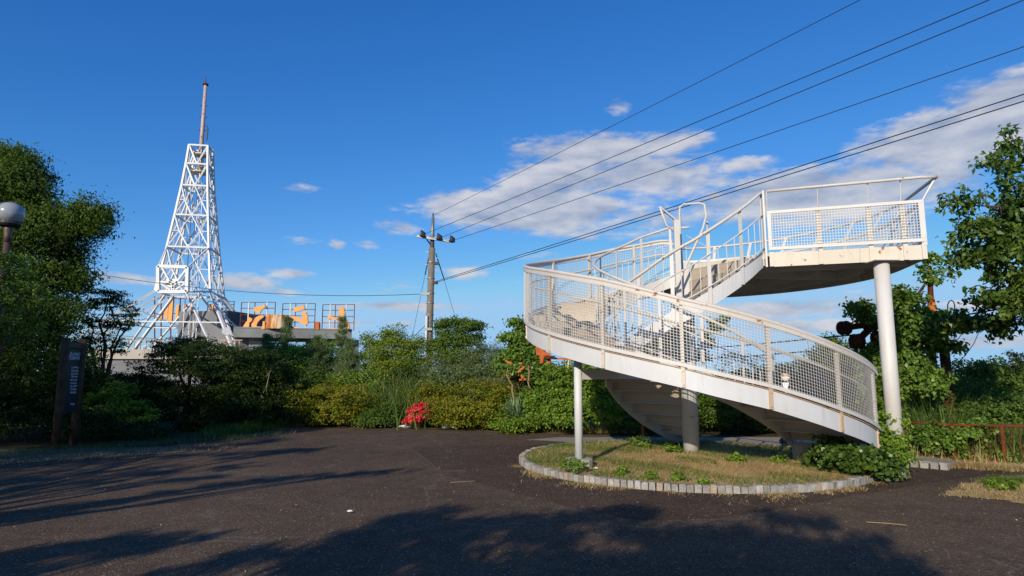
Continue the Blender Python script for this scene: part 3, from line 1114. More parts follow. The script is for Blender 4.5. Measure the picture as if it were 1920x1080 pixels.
def deck():
    zf, zb = 3.66, 3.42
    pl, pr = at(1444, 497, 10.72).xy, at(1737, 487, 9.98).xy
    pl, pr = Vector((pl.x, pl.y, 0)), Vector((pr.x, pr.y, 0))
    R = 3.72
    a_s, a_e = -14.0, 79.0
    arc = [ang(a_s + (a_e - a_s) * i / 30, R, 0) for i in range(31)]
    inner = [ang(79, 1.74, 0), ang(79, 0.17, 0), ang(-20, 0.17, 0), ang(-46.6, 0.17, 0)]
    out = [pl, pr] + arc + inner
    MB().prism([(p.x, p.y, zf - 0.05) for p in out], (0, 0, 0.05)).build('deck_plate', M['white_worn'], STAIR)
    # fascia along the near edge and round the arc
    e = (pr - pl).normalized()
    nrm = Vector((e.y, -e.x, 0))
    L = (pr - pl).length
    up = Vector((0, 0, 1))

    def wall(name, a, b, z0, z1, th, m):
        return MB().beam((a.x, a.y, (z0 + z1) / 2), (b.x, b.y, (z0 + z1) / 2), th, z1 - z0).build(name, m, STAIR)
    wall('fascia', pl, pr, zb, zf - 0.003, 0.014, M['white_worn'])
    rim = [pr] + arc
    mb = MB()
    for a, b in zip(rim[:-1], rim[1:]):
        mb.beam((a.x, a.y, (zb + zf) / 2), (b.x, b.y, (zb + zf) / 2), 0.014, zf - zb - 0.006)
    mb.build('fascia', M['white_worn'], STAIR)
    for r in (2.4, 3.2):
        sector(MB(), -8, 74, r - 0.03, r + 0.03, zb + 0.02, zf - 0.052, 16).build('curved_joist', M['white'], STAIR)
    for a in (-20, 8, 36, 62):
        MB().beam(ang(a, 0.2, 3.52), ang(a, 3.69, 3.52), 0.05, 0.17).build('joist', M['white'], STAIR)
    # near balustrade: framed mesh panel, brackets, leaning handrail
    q = lambda s, o, z: Vector((pl.x, pl.y, 0)) + e * s + nrm * o + up * z
    for s in (0.03, 0.80, 1.56, L - 0.28, L - 0.02):
        MB().box(q(s, 0.02, 3.55), (0.07, 0.024, 0.25), math.atan2(e.y, e.x)).build('bracket', M['white_worn'], STAIR)
    fr = MB()
    fr.beam(q(-0.01, 0.03, 3.735), q(L + 0.02, 0.03, 3.735), 0.03, 0.055)
    fr.beam(q(-0.01, 0.03, 4.375), q(L + 0.02, 0.03, 4.375), 0.03, 0.05)
    fr.beam(q(0.02, 0.03, 3.765), q(0.02, 0.03, 4.348), 0.06, 0.03, up=nrm)
    fr.beam(q(L - 0.02, 0.03, 3.765), q(L - 0.02, 0.03, 4.348), 0.075, 0.03, up=nrm)
    fr.build('panel_frame', M['white'], STAIR)
    for s in (0.80, 1.56, L - 0.28):
        MB().beam(q(s, 0.0, 3.68), q(s, 0.0, 4.348), 0.075, 0.012, up=nrm).build('post', M['white_worn'], STAIR)
    mb = MB()
    n = int(L / 0.046)
    for i in range(n):
        s = 0.05 + (L - 0.12) * (i + 0.5) / n
        mb.beam(q(s, 0.032, 3.765), q(s, 0.032, 4.348), 0.008, 0.005, up=nrm)
    for j in range(12):
        z = 3.765 + 0.583 * (j + 0.5) / 12
        mb.beam(q(0.05, 0.038, z), q(L - 0.06, 0.038, z), 0.005, 0.008)
    mb.build('wire_mesh', M['white'], STAIR)
    # handrail leaning outwards, all the way round
    hz = 4.74
    c0 = Vector((pr.x, pr.y, 0))
    corner_out = (Vector((arc[0].x - pr.x, arc[0].y - pr.y, 0))).normalized()
    east = Vector((corner_out.y, -corner_out.x, 0))
    path = [q(0.0, 0.10, hz), q(L * 0.5, 0.13, hz), q(L - 0.03, 0.16, hz), c0 + nrm * 0.13 + east * 0.22 + up * hz]
    path += [ang(a_s + 4 + (a_e - a_s - 4) * i / 24, R + 0.24, hz) for i in range(25)]
    MB().tube(path, 0.026, 8).build('handrail', M['white_spot'], STAIR, True)
    for s in (0.0, 0.80, 1.56, L - 0.30):
        MB().tube([q(s, 0.03, 4.39), q(s, 0.11, hz)], 0.010, 6).build('rail_rod', M['white'], STAIR)
    MB().beam(c0 + up * 4.36, c0 + nrm * 0.05 + east * 0.21 + up * hz, 0.07, 0.02).build('leaning_bracket', M['white'], STAIR)
    MB().box((c0.x, c0.y, 4.02), (0.05, 0.075, 0.74), math.atan2(e.y, e.x)).build('post', M['white'], STAIR)
    MB().box((pl.x - 0.05, pl.y + 0.02, 4.10), (0.03, 0.075, 1.36), math.atan2(e.y, e.x)).build('post', M['white'], STAIR)
    # far balustrade on the arc
    zt = 4.36
    far = [pr + (arc[0] - pr) * k / 3 for k in range(3)] + arc
    mb, mw, mlow = MB(), MB(), MB()
    for a, b in zip(far[:-1], far[1:]):
        for z in (3.735, zt):
            (mb if z > 4 else mlow).beam((a.x, a.y, z), (b.x, b.y, z), 0.03, 0.055)
        k = max(1, int((b - a).length / 0.05))
        for i in range(k):
            p = a.lerp(b, (i + 0.5) / k)
            mw.beam((p.x, p.y, 3.76), (p.x, p.y, zt - 0.02), 0.007, 0.007)
        for j in range(11):
            z = 3.78 + 0.55 * (j + 0.5) / 11
            mw.beam((a.x, a.y, z), (b.x, b.y, z), 0.006, 0.008)
    mb.build('panel_frame', M['white'], STAIR)
    mlow.build('panel_frame', M['white'], STAIR)
    mw.build('wire_mesh', M['white'], STAIR)
    for i in range(0, len(far), 4):
        p = far[i]
        d = Vector((p.x - SCX, p.y - SCY, 0)).normalized()
        az = math.atan2(d.y, d.x)
        m2 = MB()
        m2.box((p.x - d.x * 0.03, p.y - d.y * 0.03, 4.0), (0.014, 0.085, 0.72), az)
        m2.beam(Vector((p.x, p.y, zt)), Vector((p.x, p.y, 0)) + d * 0.23 + up * hz, 0.07, 0.014)
        m2.build('post', M['white'], STAIR)
    # column, left post, beam, central pole
    cx, cy = ground(1680, 800, 0.3).x, ground(1680, 800, 0.3).y
    col = ground(1652, 490, 3.42)
    MB().tube([(col.x, col.y, -0.05), (col.x, col.y, 3.40)], 0.116, 28).build('column', M['white'], STAIR, True)
    MB().box((col.x, col.y, 3.412), (0.40, 0.40, 0.012)).build('column_plate', M['white_worn'], STAIR)
    lp = ground(1086, 874, 0.12)
    MB().tube([(lp.x, lp.y, 0.22), (lp.x, lp.y, a_top(141) - 0.20)], 0.066, 20).build('column', M['white_clean'], STAIR, True)
    MB().lathe((lp.x, lp.y, 0), [(0.225, -0.05), (0.222, 0.235), (0.212, 0.245)], 14).build('footing', M['concrete'], STAIR)
    MB().beam((lp.x + 0.03, lp.y + 0.03, 1.58), ang(200, 0.16, 1.58), 0.12, 0.16).build('beam', M['white'], STAIR)
    MB().tube([(SCX, SCY, 0.0), (SCX, SCY, 3.70)], 0.146, 28).build('central_pole', M['white'], STAIR, True)
    MB().box(ang(62, 0.24, 0.62), (0.03, 0.13, 1.05), math.radians(62)).build('newel_plate', M['white'], STAIR)
    # end post by the pole with its bent rail end, and the tall hoop
    pz = at(1268, 413, 11.6)
    MB().box((pz.x, pz.y, (pz.z + 3.0) / 2), (0.105, 0.06, pz.z - 3.0)).build('end_post', M['white'], STAIR)
    MB().beam(pz - up * 0.01, at(1238, 389, 11.55), 0.05, 0.025).build('leaning_bracket', M['white'], STAIR)
    MB().tube([at(1237, 387, 11.55), at(1249, 422, 11.62), at(1268, 436, 11.6)], 0.022, 8).build('rail_end', M['white_spot'], STAIR, True)
    MB().tube([at(1262, 545, 11.5), at(1270, 535, 11.5), at(1290, 490, 11.5), at(1318, 428, 11.55), at(1324, 405, 11.6), at(1321, 384, 11.7), at(1312, 381, 11.75), at(1282, 383, 11.95),
               at(1275, 388, 12), at(1274, 400, 12), at(1279, 500, 12.1)], 0.021, 8).build('pole_hoop', M['white_spot'], STAIR, True)
    MB().tube([at(1326, 415, 12.3), at(1328, 494, 12.3)], 0.021, 8).build('pole_hoop', M['white_spot'], STAIR, True)
    MB().tube([at(1279, 467, 12.1), at(1330, 465, 12.4), ang(72, 1.72, 4.60)], 0.012, 6).build('middle_rail', M['white'], STAIR)


outer_flight()
inner_flight()
deck()

# ------------------------------------------------------------------ white lattice tower on the ruined terminal
TD = 55.0


def lattice_tower():
    phi = math.radians(10.3)
    ex, ey = Vector((math.cos(phi), math.sin(phi), 0)), Vector((-math.sin(phi), math.cos(phi), 0))
    mid = at(345, 545, TD)
    cx, cy = mid.x + ey.x * 2, mid.y + ey.y * 2
    zz = lambda y: at(345, y, cy).z
    zb = zz(645)
    root = thing('lattice_tower', 'tall white steel lattice tower with rusty mast above the grey terminal', 'tower', (cx, cy, zb))
    ys = [278, 313, 354, 410, 470, 496, 552]
    hs = [0.81, 0.93, 1.10, 1.40, 1.74, 1.90, 2.25]
    Z = [zz(y) for y in ys]
    P = lambda i, k: Vector((cx, cy, Z[i])) + ex * hs[i] * (-1, 1, 1, -1)[k] + ey * hs[i] * (-1, -1, 1, 1)[k]
    m = M['tower']
    up = Vector((0, 0, 1))
    for k in range(4):
        mb = MB()
        for i in range(len(ys) - 1):
            mb.beam(P(i, k), P(i + 1, k), 0.17)
        mb.build('leg', m, root)
    use = [0, 1, 2, 3, 4, 6]
    for a, b in zip(use[:-1], use[1:]):
        for k in range(4):
            k2 = (k + 1) % 4
            t0, t1, u0, u1 = P(a, k), P(a, k2), P(b, k), P(b, k2)
            mt, mu = (t0 + t1) / 2, (u0 + u1) / 2
            # horizontal with gusset plates
            mb = MB()
            mb.beam(t0, t1, 0.13, 0.15)
            nrm = (t1 - t0).cross(up).normalized() * 0.06
            if a:
                mb.prism([mt + (t1 - t0).normalized() * s * 0.22 + up * z - nrm for s, z in ((-1, -.05), (1, -.05), (.5, .22), (-.5, .22))], nrm * 2.2)
            mb.build('ring_beam', m, root)
            wide = (t1 - t0).length
            if b <= 2:
                MB().beam(t0, mu, 0.13).build('brace', m, root)
                MB().beam(t1, mu, 0.13).build('brace', m, root)
            else:
                q0, q1 = (t0 + u0) / 2, (t1 + u1) / 2
                c0, c1 = q0.lerp(q1, 0.22), q0.lerp(q1, 0.78)
                MB().beam(t0, c0, 0.12).beam(c0, mu, 0.12).build('brace', m, root)
                MB().beam(t1, c1, 0.12).beam(c1, mu, 0.12).build('brace', m, root)
                MB().beam(u0, c0, 0.11).beam(c0, mt, 0.08).build('brace', m, root)
                MB().beam(u1, c1, 0.11).beam(c1, mt, 0.08).build('brace', m, root)
                MB().beam(q0, c0, 0.07).build('brace', m, root)
                MB().beam(q1, c1, 0.07).build('brace', m, root)
        # flat cross bracing inside
        MB().beam(P(b, 0), P(b, 2), 0.06).build('brace', m, root)
        MB().beam(P(b, 1), P(b, 3), 0.06).build('brace', m, root)
    for k in range(4):
        MB().beam(P(6, k), P(6, (k + 1) % 4), 0.14).build('ring_beam', m, root)
    # service landings, ladder and cables
    for y, r in ((291, 0.72), (324, 0.78)):
        z = zz(y)
        MB().lathe((cx, cy, z), [(r, -0.06), (r, 0.06)], 12).build('landing', M['white_worn'], root)
    for sx in (-0.18, 0.18):
        MB().tube([Vector((cx, cy, Z[-1])) + ex * sx + ey * .3, Vector((cx, cy, Z[0])) + ex * sx + ey * .3], 0.028, 5).build('ladder_rail', m, root)
    for sx, sy, ztop in ((.45, -.2, Z[2]), (-.5, .1, Z[1]), (.15, -.45, Z[0]), (.55, .35, Z[3])):
        MB().tube([Vector((cx, cy, zb)) + ex * sx + ey * sy, Vector((cx, cy, ztop)) + ex * sx + ey * sy], 0.045, 5).build('feeder_pipe', m, root)
    mb = MB()
    z = Z[-1]
    while z < Z[0]:
        mb.beam(Vector((cx, cy, z)) + ex * -0.18 + ey * .3, Vector((cx, cy, z)) + ex * 0.18 + ey * .3, 0.022)
        z += 0.45
    mb.build('ladder_rung', m, root)['kind'] = 'stuff'
    # far right upright and whip above the top ring
    MB().beam(P(0, 2) + up * -0.1, P(0, 2) + up * 0.22, 0.06).build('stub', m, root)
    # mast: pale flaking tube, collar bolts, whip
    z0, z1, z2 = zz(322), zz(158), zz(142)
    b0, b1, b2 = Vector((cx, cy, z0)), Vector((cx, cy, z1)), Vector((cx, cy, z2))
    mast = MB().tube([b0, b1], 0.21, 14, r1=0.14).build('mast', M['mast'], root, True)
    MB().tube([b1, b2], 0.05, 6, r1=0.015).build('whip', M['rust'], root)
    MB().lathe(b1, [(0.26, -0.08), (0.26, 0.04)], 12).build('collar', M['rust_dark'], root)
    for f in (0.28, 0.47, 0.62, 0.75):
        p = b0.lerp(b1, f)
        MB().beam(p - ex * 0.34, p + ex * 0.34, 0.06).build('peg', M['rust_dark'], root)
    MB().tube([b0.lerp(b1, .36) + ex * .45, b0.lerp(b1, .5) + ex * .45, b0.lerp(b1, .53) + ex * .25], 0.06, 6).build('aerial', M['grey_dark'], root)
    # square frame hung on the front
    f = lambda px, py, dd=51.5: at(px, py, dd)
    a, b, c, d = f(297, 499), f(352, 501), f(351, 547), f(297, 547)
    mb = MB()
    for p, q in ((a, b), (b, c), (c, d), (d, a)):
        mb.beam(p, q, 0.26, 0.26)
    mb.build('front_frame', m, root)
    for p, q in ((a.lerp(b, .1), c.lerp(d, .4)), (b, d.lerp(c, .4)), (a.lerp(d, .6), d.lerp(c, .5)), (b.lerp(c, .6), d.lerp(c, .5)), (a.lerp(d, .62), b.lerp(c, .62))):
        MB().beam(p, q, 0.14).build('brace', m, root)
    for p, q in ((a, P(4, 0)), (b, P(4, 1)), (d, P(6, 0)), (c, P(6, 1))):
        MB().beam(p, q, 0.10).build('brace', m, root)
    MB().box(f(322, 531, 51.8), (0.9, 0.1, 0.7)).build('antenna_panel', m, root)
    # splayed foot
    hf = 5.2
    FT = [Vector((cx, cy, zb - 0.6)) + ex * hf * sx + ey * hf * sy for sx, sy in ((-1.52, -1), (0.98, -1), (1.06, 1), (-1.25, 1))]
    for k in range(4):
        mb = MB()
        mb.beam(P(6, k), FT[k], 0.22)
        mb.build('foot_leg', m, root)
        for j in (-1, 1):
            kk = (k + j) % 4
            h = (P(6, k) + P(6, kk)) / 2
            MB().beam(h.lerp(P(6, k), 0.1), FT[k].lerp(FT[kk], 0.12), 0.15).build('foot_brace', m, root)
        q0, q1 = P(6, k).lerp(FT[k], .55), P(6, (k + 1) % 4).lerp(FT[(k + 1) % 4], .55)
        MB().beam(q0, q1, 0.10).build('foot_ring', m, root)
        for s in (0.3, 0.75):
            a0 = P(6, k).lerp(FT[k], s)
            MB().beam(a0, P(6, (k + 1) % 4).lerp(FT[(k + 1) % 4], .95), 0.07).build('foot_brace', m if k else M['grey_roof'], root)
    d0 = at(424, 622, 52.5)
    MB().tube([d0, d0 + Vector((0.15, -0.25, 0.02))], 0.33, 14).build('dish', m, root)


lattice_tower()


def terminal():
    zb = 0.0
    c = at(540, 640, 55)
    root = thing('terminal_building', 'roofless grey concrete terminal half hidden behind the green bushes', 'building', (c.x, c.y, zb))
    zt = at(443, 615, 51).z
    zl = at(443, 632, 51).z
    L, R = at(443, 615, 51), at(660, 621, 54)
    R.z = L.z
    e = Vector((R.x - L.x, R.y - L.y, 0)).normalized()
    nn = Vector((-e.y, e.x, 0))
    ln = (R - L).length
    q = lambda s, o, z: Vector((L.x, L.y, 0)) + e * s + nn * o + Vector((0, 0, z))
    MB().prism([q(-.2, 0, zl), q(ln, 0, zl), q(ln + 0.3, 7, zl), q(-.2, 7, zl)], (0, 0, zt - zl)).build('roof_slab', M['grey_roof'], root)
    MB().prism([q(-.2, -0.03, zt + .005), q(ln, -0.03, zt + .005), q(ln, .18, zt + .005), q(-.2, .18, zt + .005)], (0, 0, 0.10)).build('roof_kerb', M['grey_roof'], root)
    # walls set back under the slab with an open window that looks right through
    h1 = zl - 0.004
    for s0, s1, m in ((-.1, 0.9, 'grey_dark'), (5.4, 7.2, 'grey_wall')):
        MB().prism([q(s0, 1.2, 0), q(s1, 1.2, 0), q(s1, 1.45, 0), q(s0, 1.45, 0)], (0, 0, h1)).build('wall', M[m], root)
    wz0, wz1 = at(612, 668, 54).z, at(612, 648, 54).z
    MB().prism([q(7.21, 1.2, 0), q(8.75, 1.2, 0), q(8.75, 1.45, 0), q(7.21, 1.45, 0)], (0, 0, wz0)).build('wall', M['grey_wall'], root)
    MB().prism([q(7.21, 1.2, wz1), q(8.75, 1.2, wz1), q(8.75, 1.45, wz1), q(7.21, 1.45, wz1)], (0, 0, h1 - wz1)).build('wall', M['grey_wall'], root)
    MB().beam(q(7.22, 1.3, wz1 - 0.22), q(8.74, 1.3, wz1 - 0.2), 0.06).build('window_bar', M['rust_dark'], root)
    for s in (8.76, 9.5):
        MB().prism([q(s, 1.1, 0), q(s + .35, 1.1, 0), q(s + .35, 1.5, 0), q(s, 1.5, 0)], (0, 0, h1)).build('pillar', M['grey_wall'], root)
    MB().prism([q(0.95, 1.0, 0), q(2.0, 1.0, 0), q(2.0, 1.1, 0), q(.95, 1.1, 0)], (0, 0, h1 - 0.25)).build('door_panel', M['galv'], root)
    # stair head box with a corrugated dark flank
    b0, b1 = at(336, 584, 58), at(427, 588, 57)
    ex = Vector((b1.x - b0.x, b1.y - b0.y, 0)).normalized()
    ey = Vector((-ex.y, ex.x, 0))
    w = (Vector((b1.x, b1.y, 0)) - Vector((b0.x, b0.y, 0))).length
    o = Vector((b0.x, b0.y, 0))
    ht = b0.z
    MB().prism([o, o + ex * w, o + ex * (w + 0.2) + ey * 6, o + ey * 6], (0, 0, ht)).build('stair_head', M['grey_wall'], root)
    for i in range(14):
        p = o + ex * (w + 0.02) + ey * (0.2 + i * 0.42)
        MB().box((p.x + .04, p.y, ht / 2 + 1), (0.09, 0.2, ht - 2.1), math.atan2(ex.y, ex.x)).build('sheet_rib', M['grey_dark'], root)
    # terrace at the left, with stained parapet and rail
    t0, t1 = at(150, 655, 49), at(452, 660, 49)
    t1.z = t0.z
    tz = t0.z
    pz = at(240, 673, 49).z
    MB().prism([(t0.x, t0.y, pz), (t1.x, t1.y, pz), (t1.x, t1.y + 9, pz), (t0.x, t0.y + 9, pz)], (0, 0, tz - pz)).build('parapet', M['stained'], root)
    MB().prism([(t0.x, t0.y + .25, 0), (t1.x, t1.y + .25, 0), (t1.x, t1.y + 8.5, 0), (t0.x, t0.y + 8.5, 0)], (0, 0, pz - 0.004)).build('wall', M['grey_wall'], root)
    MB().beam((t0.x, t0.y + .15, tz + 0.72), (t1.x, t1.y + .15, tz + 0.72), 0.06).build('rail', M['rusty_edge'], root)
    k = 26
    for i in range(k):
        x = t0.x + (t1.x - t0.x) * (i + .5) / k
        MB().beam((x, t0.y + .15, tz), (x, t0.y + .15, tz + 0.69), 0.05).build('rail_post', M['rusty_edge'] if i % 3 else M['grey_wall'], root)
    # things on the roof
    zr = zt
    tk0, tk1 = at(497, 616, 51.9), at(540, 617, 52.3)
    cxk = (tk0 + tk1) / 2
    r = (tk1 - tk0).length / 2
    hk = at(515, 591, 52).z - zr
    mb = MB()
    n = 22
    prof = []
    for i in range(n):
        a = 2 * math.pi * i / n
        rr = r * (1.0 if i % 2 else 0.955)
        prof.append((cxk.x + rr * math.cos(a), cxk.y - 0.0 + rr * math.sin(a) * 0.8, zr + .004))
    mb.prism(prof, (0, 0, hk))
    mb.solo('water_tank', M['tank'], 'rust streaked cream drum between two orange roof letters', 'tank', (cxk.x, cxk.y, zr))
    ch = at(595, 618, 53.2)
    mb = MB()
    mb.box((ch.x, ch.y, zr + .30), (0.38, 0.38, 0.59)).box((ch.x, ch.y, zr + .63), (0.30, 0.30, 0.06)).box((ch.x, ch.y, zr + .68), (0.14, 0.14, 0.04))
    mb.solo('roof_vent', M['rust_orange'], 'small rusty square vent between the right two roof letters', 'vent', (ch.x, ch.y, zr))
    # letters of the old roof sign, on red and white pipe racks
    Z6 = lambda x, y: (400 + x / 6.0, 540 + y / 6.0)
    one = [[(455, 215), (540, 200), (575, 185), (585, 215), (547, 238), (520, 285), (485, 268), (455, 260)],
           [(325, 458), (335, 430), (365, 385), (390, 365), (385, 335), (410, 330), (438, 345), (432, 372), (405, 390), (398, 458)],
           [(430, 458), (428, 405), (450, 375), (470, 335), (510, 312), (562, 303), (566, 325), (520, 360), (492, 395), (484, 432), (550, 436), (556, 375), (578, 372), (578, 460)]]
    two = [[(903, 218), (985, 205), (1015, 190), (1028, 235), (960, 262), (906, 270)],
           [(845, 345), (872, 320), (925, 318), (1000, 352), (994, 290), (1004, 270), (1040, 270), (1060, 320), (1062, 400), (1035, 424), (1000, 400), (940, 374), (892, 364), (866, 400), (885, 432), (1010, 450), (1012, 475), (900, 474), (860, 440)]]
    three = [[(1412, 213), (1468, 213), (1470, 335), (1500, 372), (1526, 400), (1530, 440), (1512, 482), (1490, 440), (1470, 410), (1420, 378), (1350, 352), (1305, 345), (1284, 338), (1292, 300), (1325, 302), (1335, 320), (1412, 345)],
             [(1275, 452), (1420, 450), (1462, 460), (1440, 480), (1275, 480)]]
    zero = [[(-60, 190), (-5, 185), (20, 200), (60, 235), (125, 265), (130, 285), (70, 285), (20, 262), (-50, 262)]]
    grp = 'orange letters of the roof sign'
    specs = [(one, (318, 160, 684, 466), 51.6, 'orange roof letter cut in three strokes just left of the rusty drum', (.22, .4, .76)),
             (two, (783, 174, 1136, 474), 52.7, 'orange roof letter with flat dash, right of the rusty drum', (.24, .4, .74)),
             (three, (1233, 186, 1580, 480), 53.6, 'rightmost orange roof letter, hooked with a tall stem', (.24, .4, .74)),
             (zero, (-60, 150, 226, 310), 60.0, 'orange roof letter mostly hidden behind the white tower leg', (.3, .55, .7))]
    for polys, (x0, y0, x1, y1), d, lab, cols in specs:
        a = at(*Z6(x0, y1), d)
        rt = thing('sign_letter', lab, 'sign', (a.x, a.y, a.z), grp)
        for pl in polys:
            pts = [at(*Z6(x, y), d) for x, y in pl]
            MB().prism(pts, (0, 0.16, 0)).build('stroke', M['orange'], rt)
        zbot = min(a.z, zr + 0.02)
        tl, br = at(*Z6(x0, y0), d + .3), at(*Z6(x1, y1), d + .3)
        xs = [tl.x + (br.x - tl.x) * f for f in (0, cols[0], cols[1], cols[2], 1)]
        for i, x in enumerate(xs):
            MB().beam((x, d + .3, zbot), (x, d + .3, tl.z), 0.09 if i in (1, 3) else 0.055).build('rack_post', M['white_worn'] if i in (1, 3) else M['rust'], rt)
        for f in (0, .22, .46, .70):
            z = tl.z + (br.z - tl.z) * f
            MB().beam((xs[0], d + .36, z), (xs[-1], d + .36, z), 0.05).build('rack_rail', M['rust'], rt)
    # edge-on letter seen through the tower legs
    rt = thing('sign_letter', 'orange roof letter seen edge on between the tower legs', 'sign', tuple(at(330, 620, 63)), grp)
    for (x0, y0, x1, y1) in ((310, 570, 316, 598), (318, 556, 324, 602), (300, 585, 305, 600), (331, 572, 335, 602), (345, 570, 349, 590), (357, 565, 360, 584)):
        p, r_ = at(x0, y0, 63), at(x1, y1, 63)
        MB().box(((p.x + r_.x) / 2, 63, (p.z + r_.z) / 2), (abs(p.x - r_.x) * .8, 0.25, abs(p.z - r_.z))).build('stroke', M['orange'], rt)
    for x in (290, 302, 320, 338, 360):
        p, r_ = at(x, 556, 63.6), at(x, 655, 63.6)
        MB().beam(p, r_, 0.09).build('rack_post', M['rust'], rt)
    for y in (560, 588, 612):
        MB().beam(at(288, y, 63.7), at(362, y, 63.7), 0.06).build('rack_rail', M['rust'], rt)


terminal()

# ------------------------------------------------------------------ utility pole and its lines
PD = 26.0


def utility_pole():
    b, t = at(801, 700, PD), at(812, 407, PD)
    b.z = -0.3
    root = thing('utility_pole', 'grey concrete utility pole with one crossarm and black insulators', 'utility pole', (b.x, b.y, 0))
    P = lambda z: b.lerp(t, (z - b.z) / (t.z - b.z))
    zt = t.z
    zs = at(812, 465, PD).z
    MB().tube([b, P(zs)], 0.165, 16, r1=0.13).build('shaft', M['pole'], root, True)
    MB().tube([P(zs), t], 0.10, 12, r1=0.055).build('top_section', M['galv'], root, True)
    MB().tube([t, t + Vector((0, 0, .16))], 0.03, 6).build('pin', M['black'], root)
    cl, cr = at(782, 443, PD - .2), at(850, 453, PD - .2)
    MB().beam(cl, cr, 0.10).build('crossarm', M['galv'], root)
    MB().beam(at(800, 449, PD - .2), P(at(806, 462, PD).z), 0.04).build('arm_strut', M['black'], root)
    for px, py in ((792, 441), (823, 447), (847, 451)):
        p = at(px, py, PD - .3)
        MB().tube([p + Vector((0, 0, -.05)), p + Vector((.03, 0, .08)), p + Vector((-.06, 0, .22))], [0.14, 0.11, 0.02], 8).build('insulator', M['black'], root)
    for i in range(15):
        z = at(805, 640 - i * 12, PD).z
        p = P(z)
        s = 1 if i % 2 else -1
        MB().beam(p, p + Vector((s * .27, 0, 0)), 0.022).build('step_bolt', M['galv'], root)
    for y in (492, 522, 550, 568, 590, 601, 617):
        p = P(at(805, y, PD).z)
        MB().lathe(p, [(0.165, -.02), (0.165, .02)], 12).build('band', M['galv'], root)
    for px, py in ((818, 494), (816, 530)):
        MB().box(at(px, py, PD - .15), (0.22, 0.12, 0.12)).build('clamp', M['black'], root)
    MB().box(at(797, 551, PD - .1), (0.36, 0.08, 0.10)).build('bracket', M['galv'], root)
    a, c = at(800, 592, PD - .22), at(797, 682, PD - .22)
    MB().tube([a, c + Vector((0, 0, -1.6))], 0.05, 8).build('conduit', M['white_clean'], root, True)
    MB().box(at(803, 617, PD - .25), (0.30, 0.05, 0.10)).build('band_plate', M['galv'], root)
    MB().tube([at(813, 600, PD - .15), at(816, 610, PD - .2), at(817, 640, PD - .2)], 0.015, 5).build('earth_wire', M['wire'], root)

    def line(name, label, cat, pts, r, group=None):
        MB().tube(pts, r, 5).solo(name, M['wire'], label, cat, pts[0], group)

    def span(p, q, sag, n=14):
        return [p.lerp(q, i / n) - Vector((0, 0, sag * 4 * (i / n) * (1 - i / n))) for i in range(n + 1)]
    # the lines run up to a pole beside the camera, out of the picture
    grp = 'power lines from the utility pole'
    tgt = [((812, 404), (1605, 0), 8.6, 'thin top power line reaching the sky edge furthest left'),
           ((793, 440), (1845, 0), 8.2, 'power line from the left end insulator of the crossarm'),
           ((825, 446), (1910, 0), 8.2, 'power line from the middle insulator of the crossarm'),
           ((849, 451), (1920, 84), 8.2, 'power line from the right end insulator of the crossarm'),
           ((819, 527), (1920, 173), 6.9, 'upper of the two thicker cables below the crossarm'),
           ((817, 530), (1920, 186), 6.8, 'lower of the two thicker cables below the crossarm')]
    for i, (a, c, z, lab) in enumerate(tgt):
        p = at(*a, PD - .25)
        q = ground(*c, z)
        far = p + (q - p) * 1.35
        line('power_line', lab, 'cable', span(p, far, 0.05), 0.0075 if i == 0 else (0.010 if i < 4 else 0.0125), grp)
    p, q = at(796, 551, PD - .1), at(148, 489, 24)
    far = p + (q - p) * 1.25
    line('service_cable', 'sagging black cable crossing the white tower to the left tree', 'cable', span(p, far, 0.62), 0.012)
    g2 = 'guy wires of the utility pole'
    for a, c, m_, lab in (((808, 465), (773, 632), (797, 515), 'left guy wire of the utility pole'), ((817, 475), (856, 605), (833, 525), 'right guy wire of the utility pole')):
        p, q, mm = at(*a, PD), at(*c, PD + .5), at(*m_, PD + .15)
        end = p + (q - p) * 1.55
        mb = MB()
        mb.tube([p, mm], 0.025, 6)
        mb.tube([mm, end], 0.008, 5)
        mb.solo('guy_wire', M['wire'], lab, 'cable', p, g2)
    line('stay_cable', 'short slanting cable low on the left of the utility pole', 'cable', [at(798, 610, PD), at(778, 629, PD + .3), at(740, 665, PD + .8)], 0.012)


utility_pole()

# ------------------------------------------------------------------ lamp, notice board, fence, ropeway gear


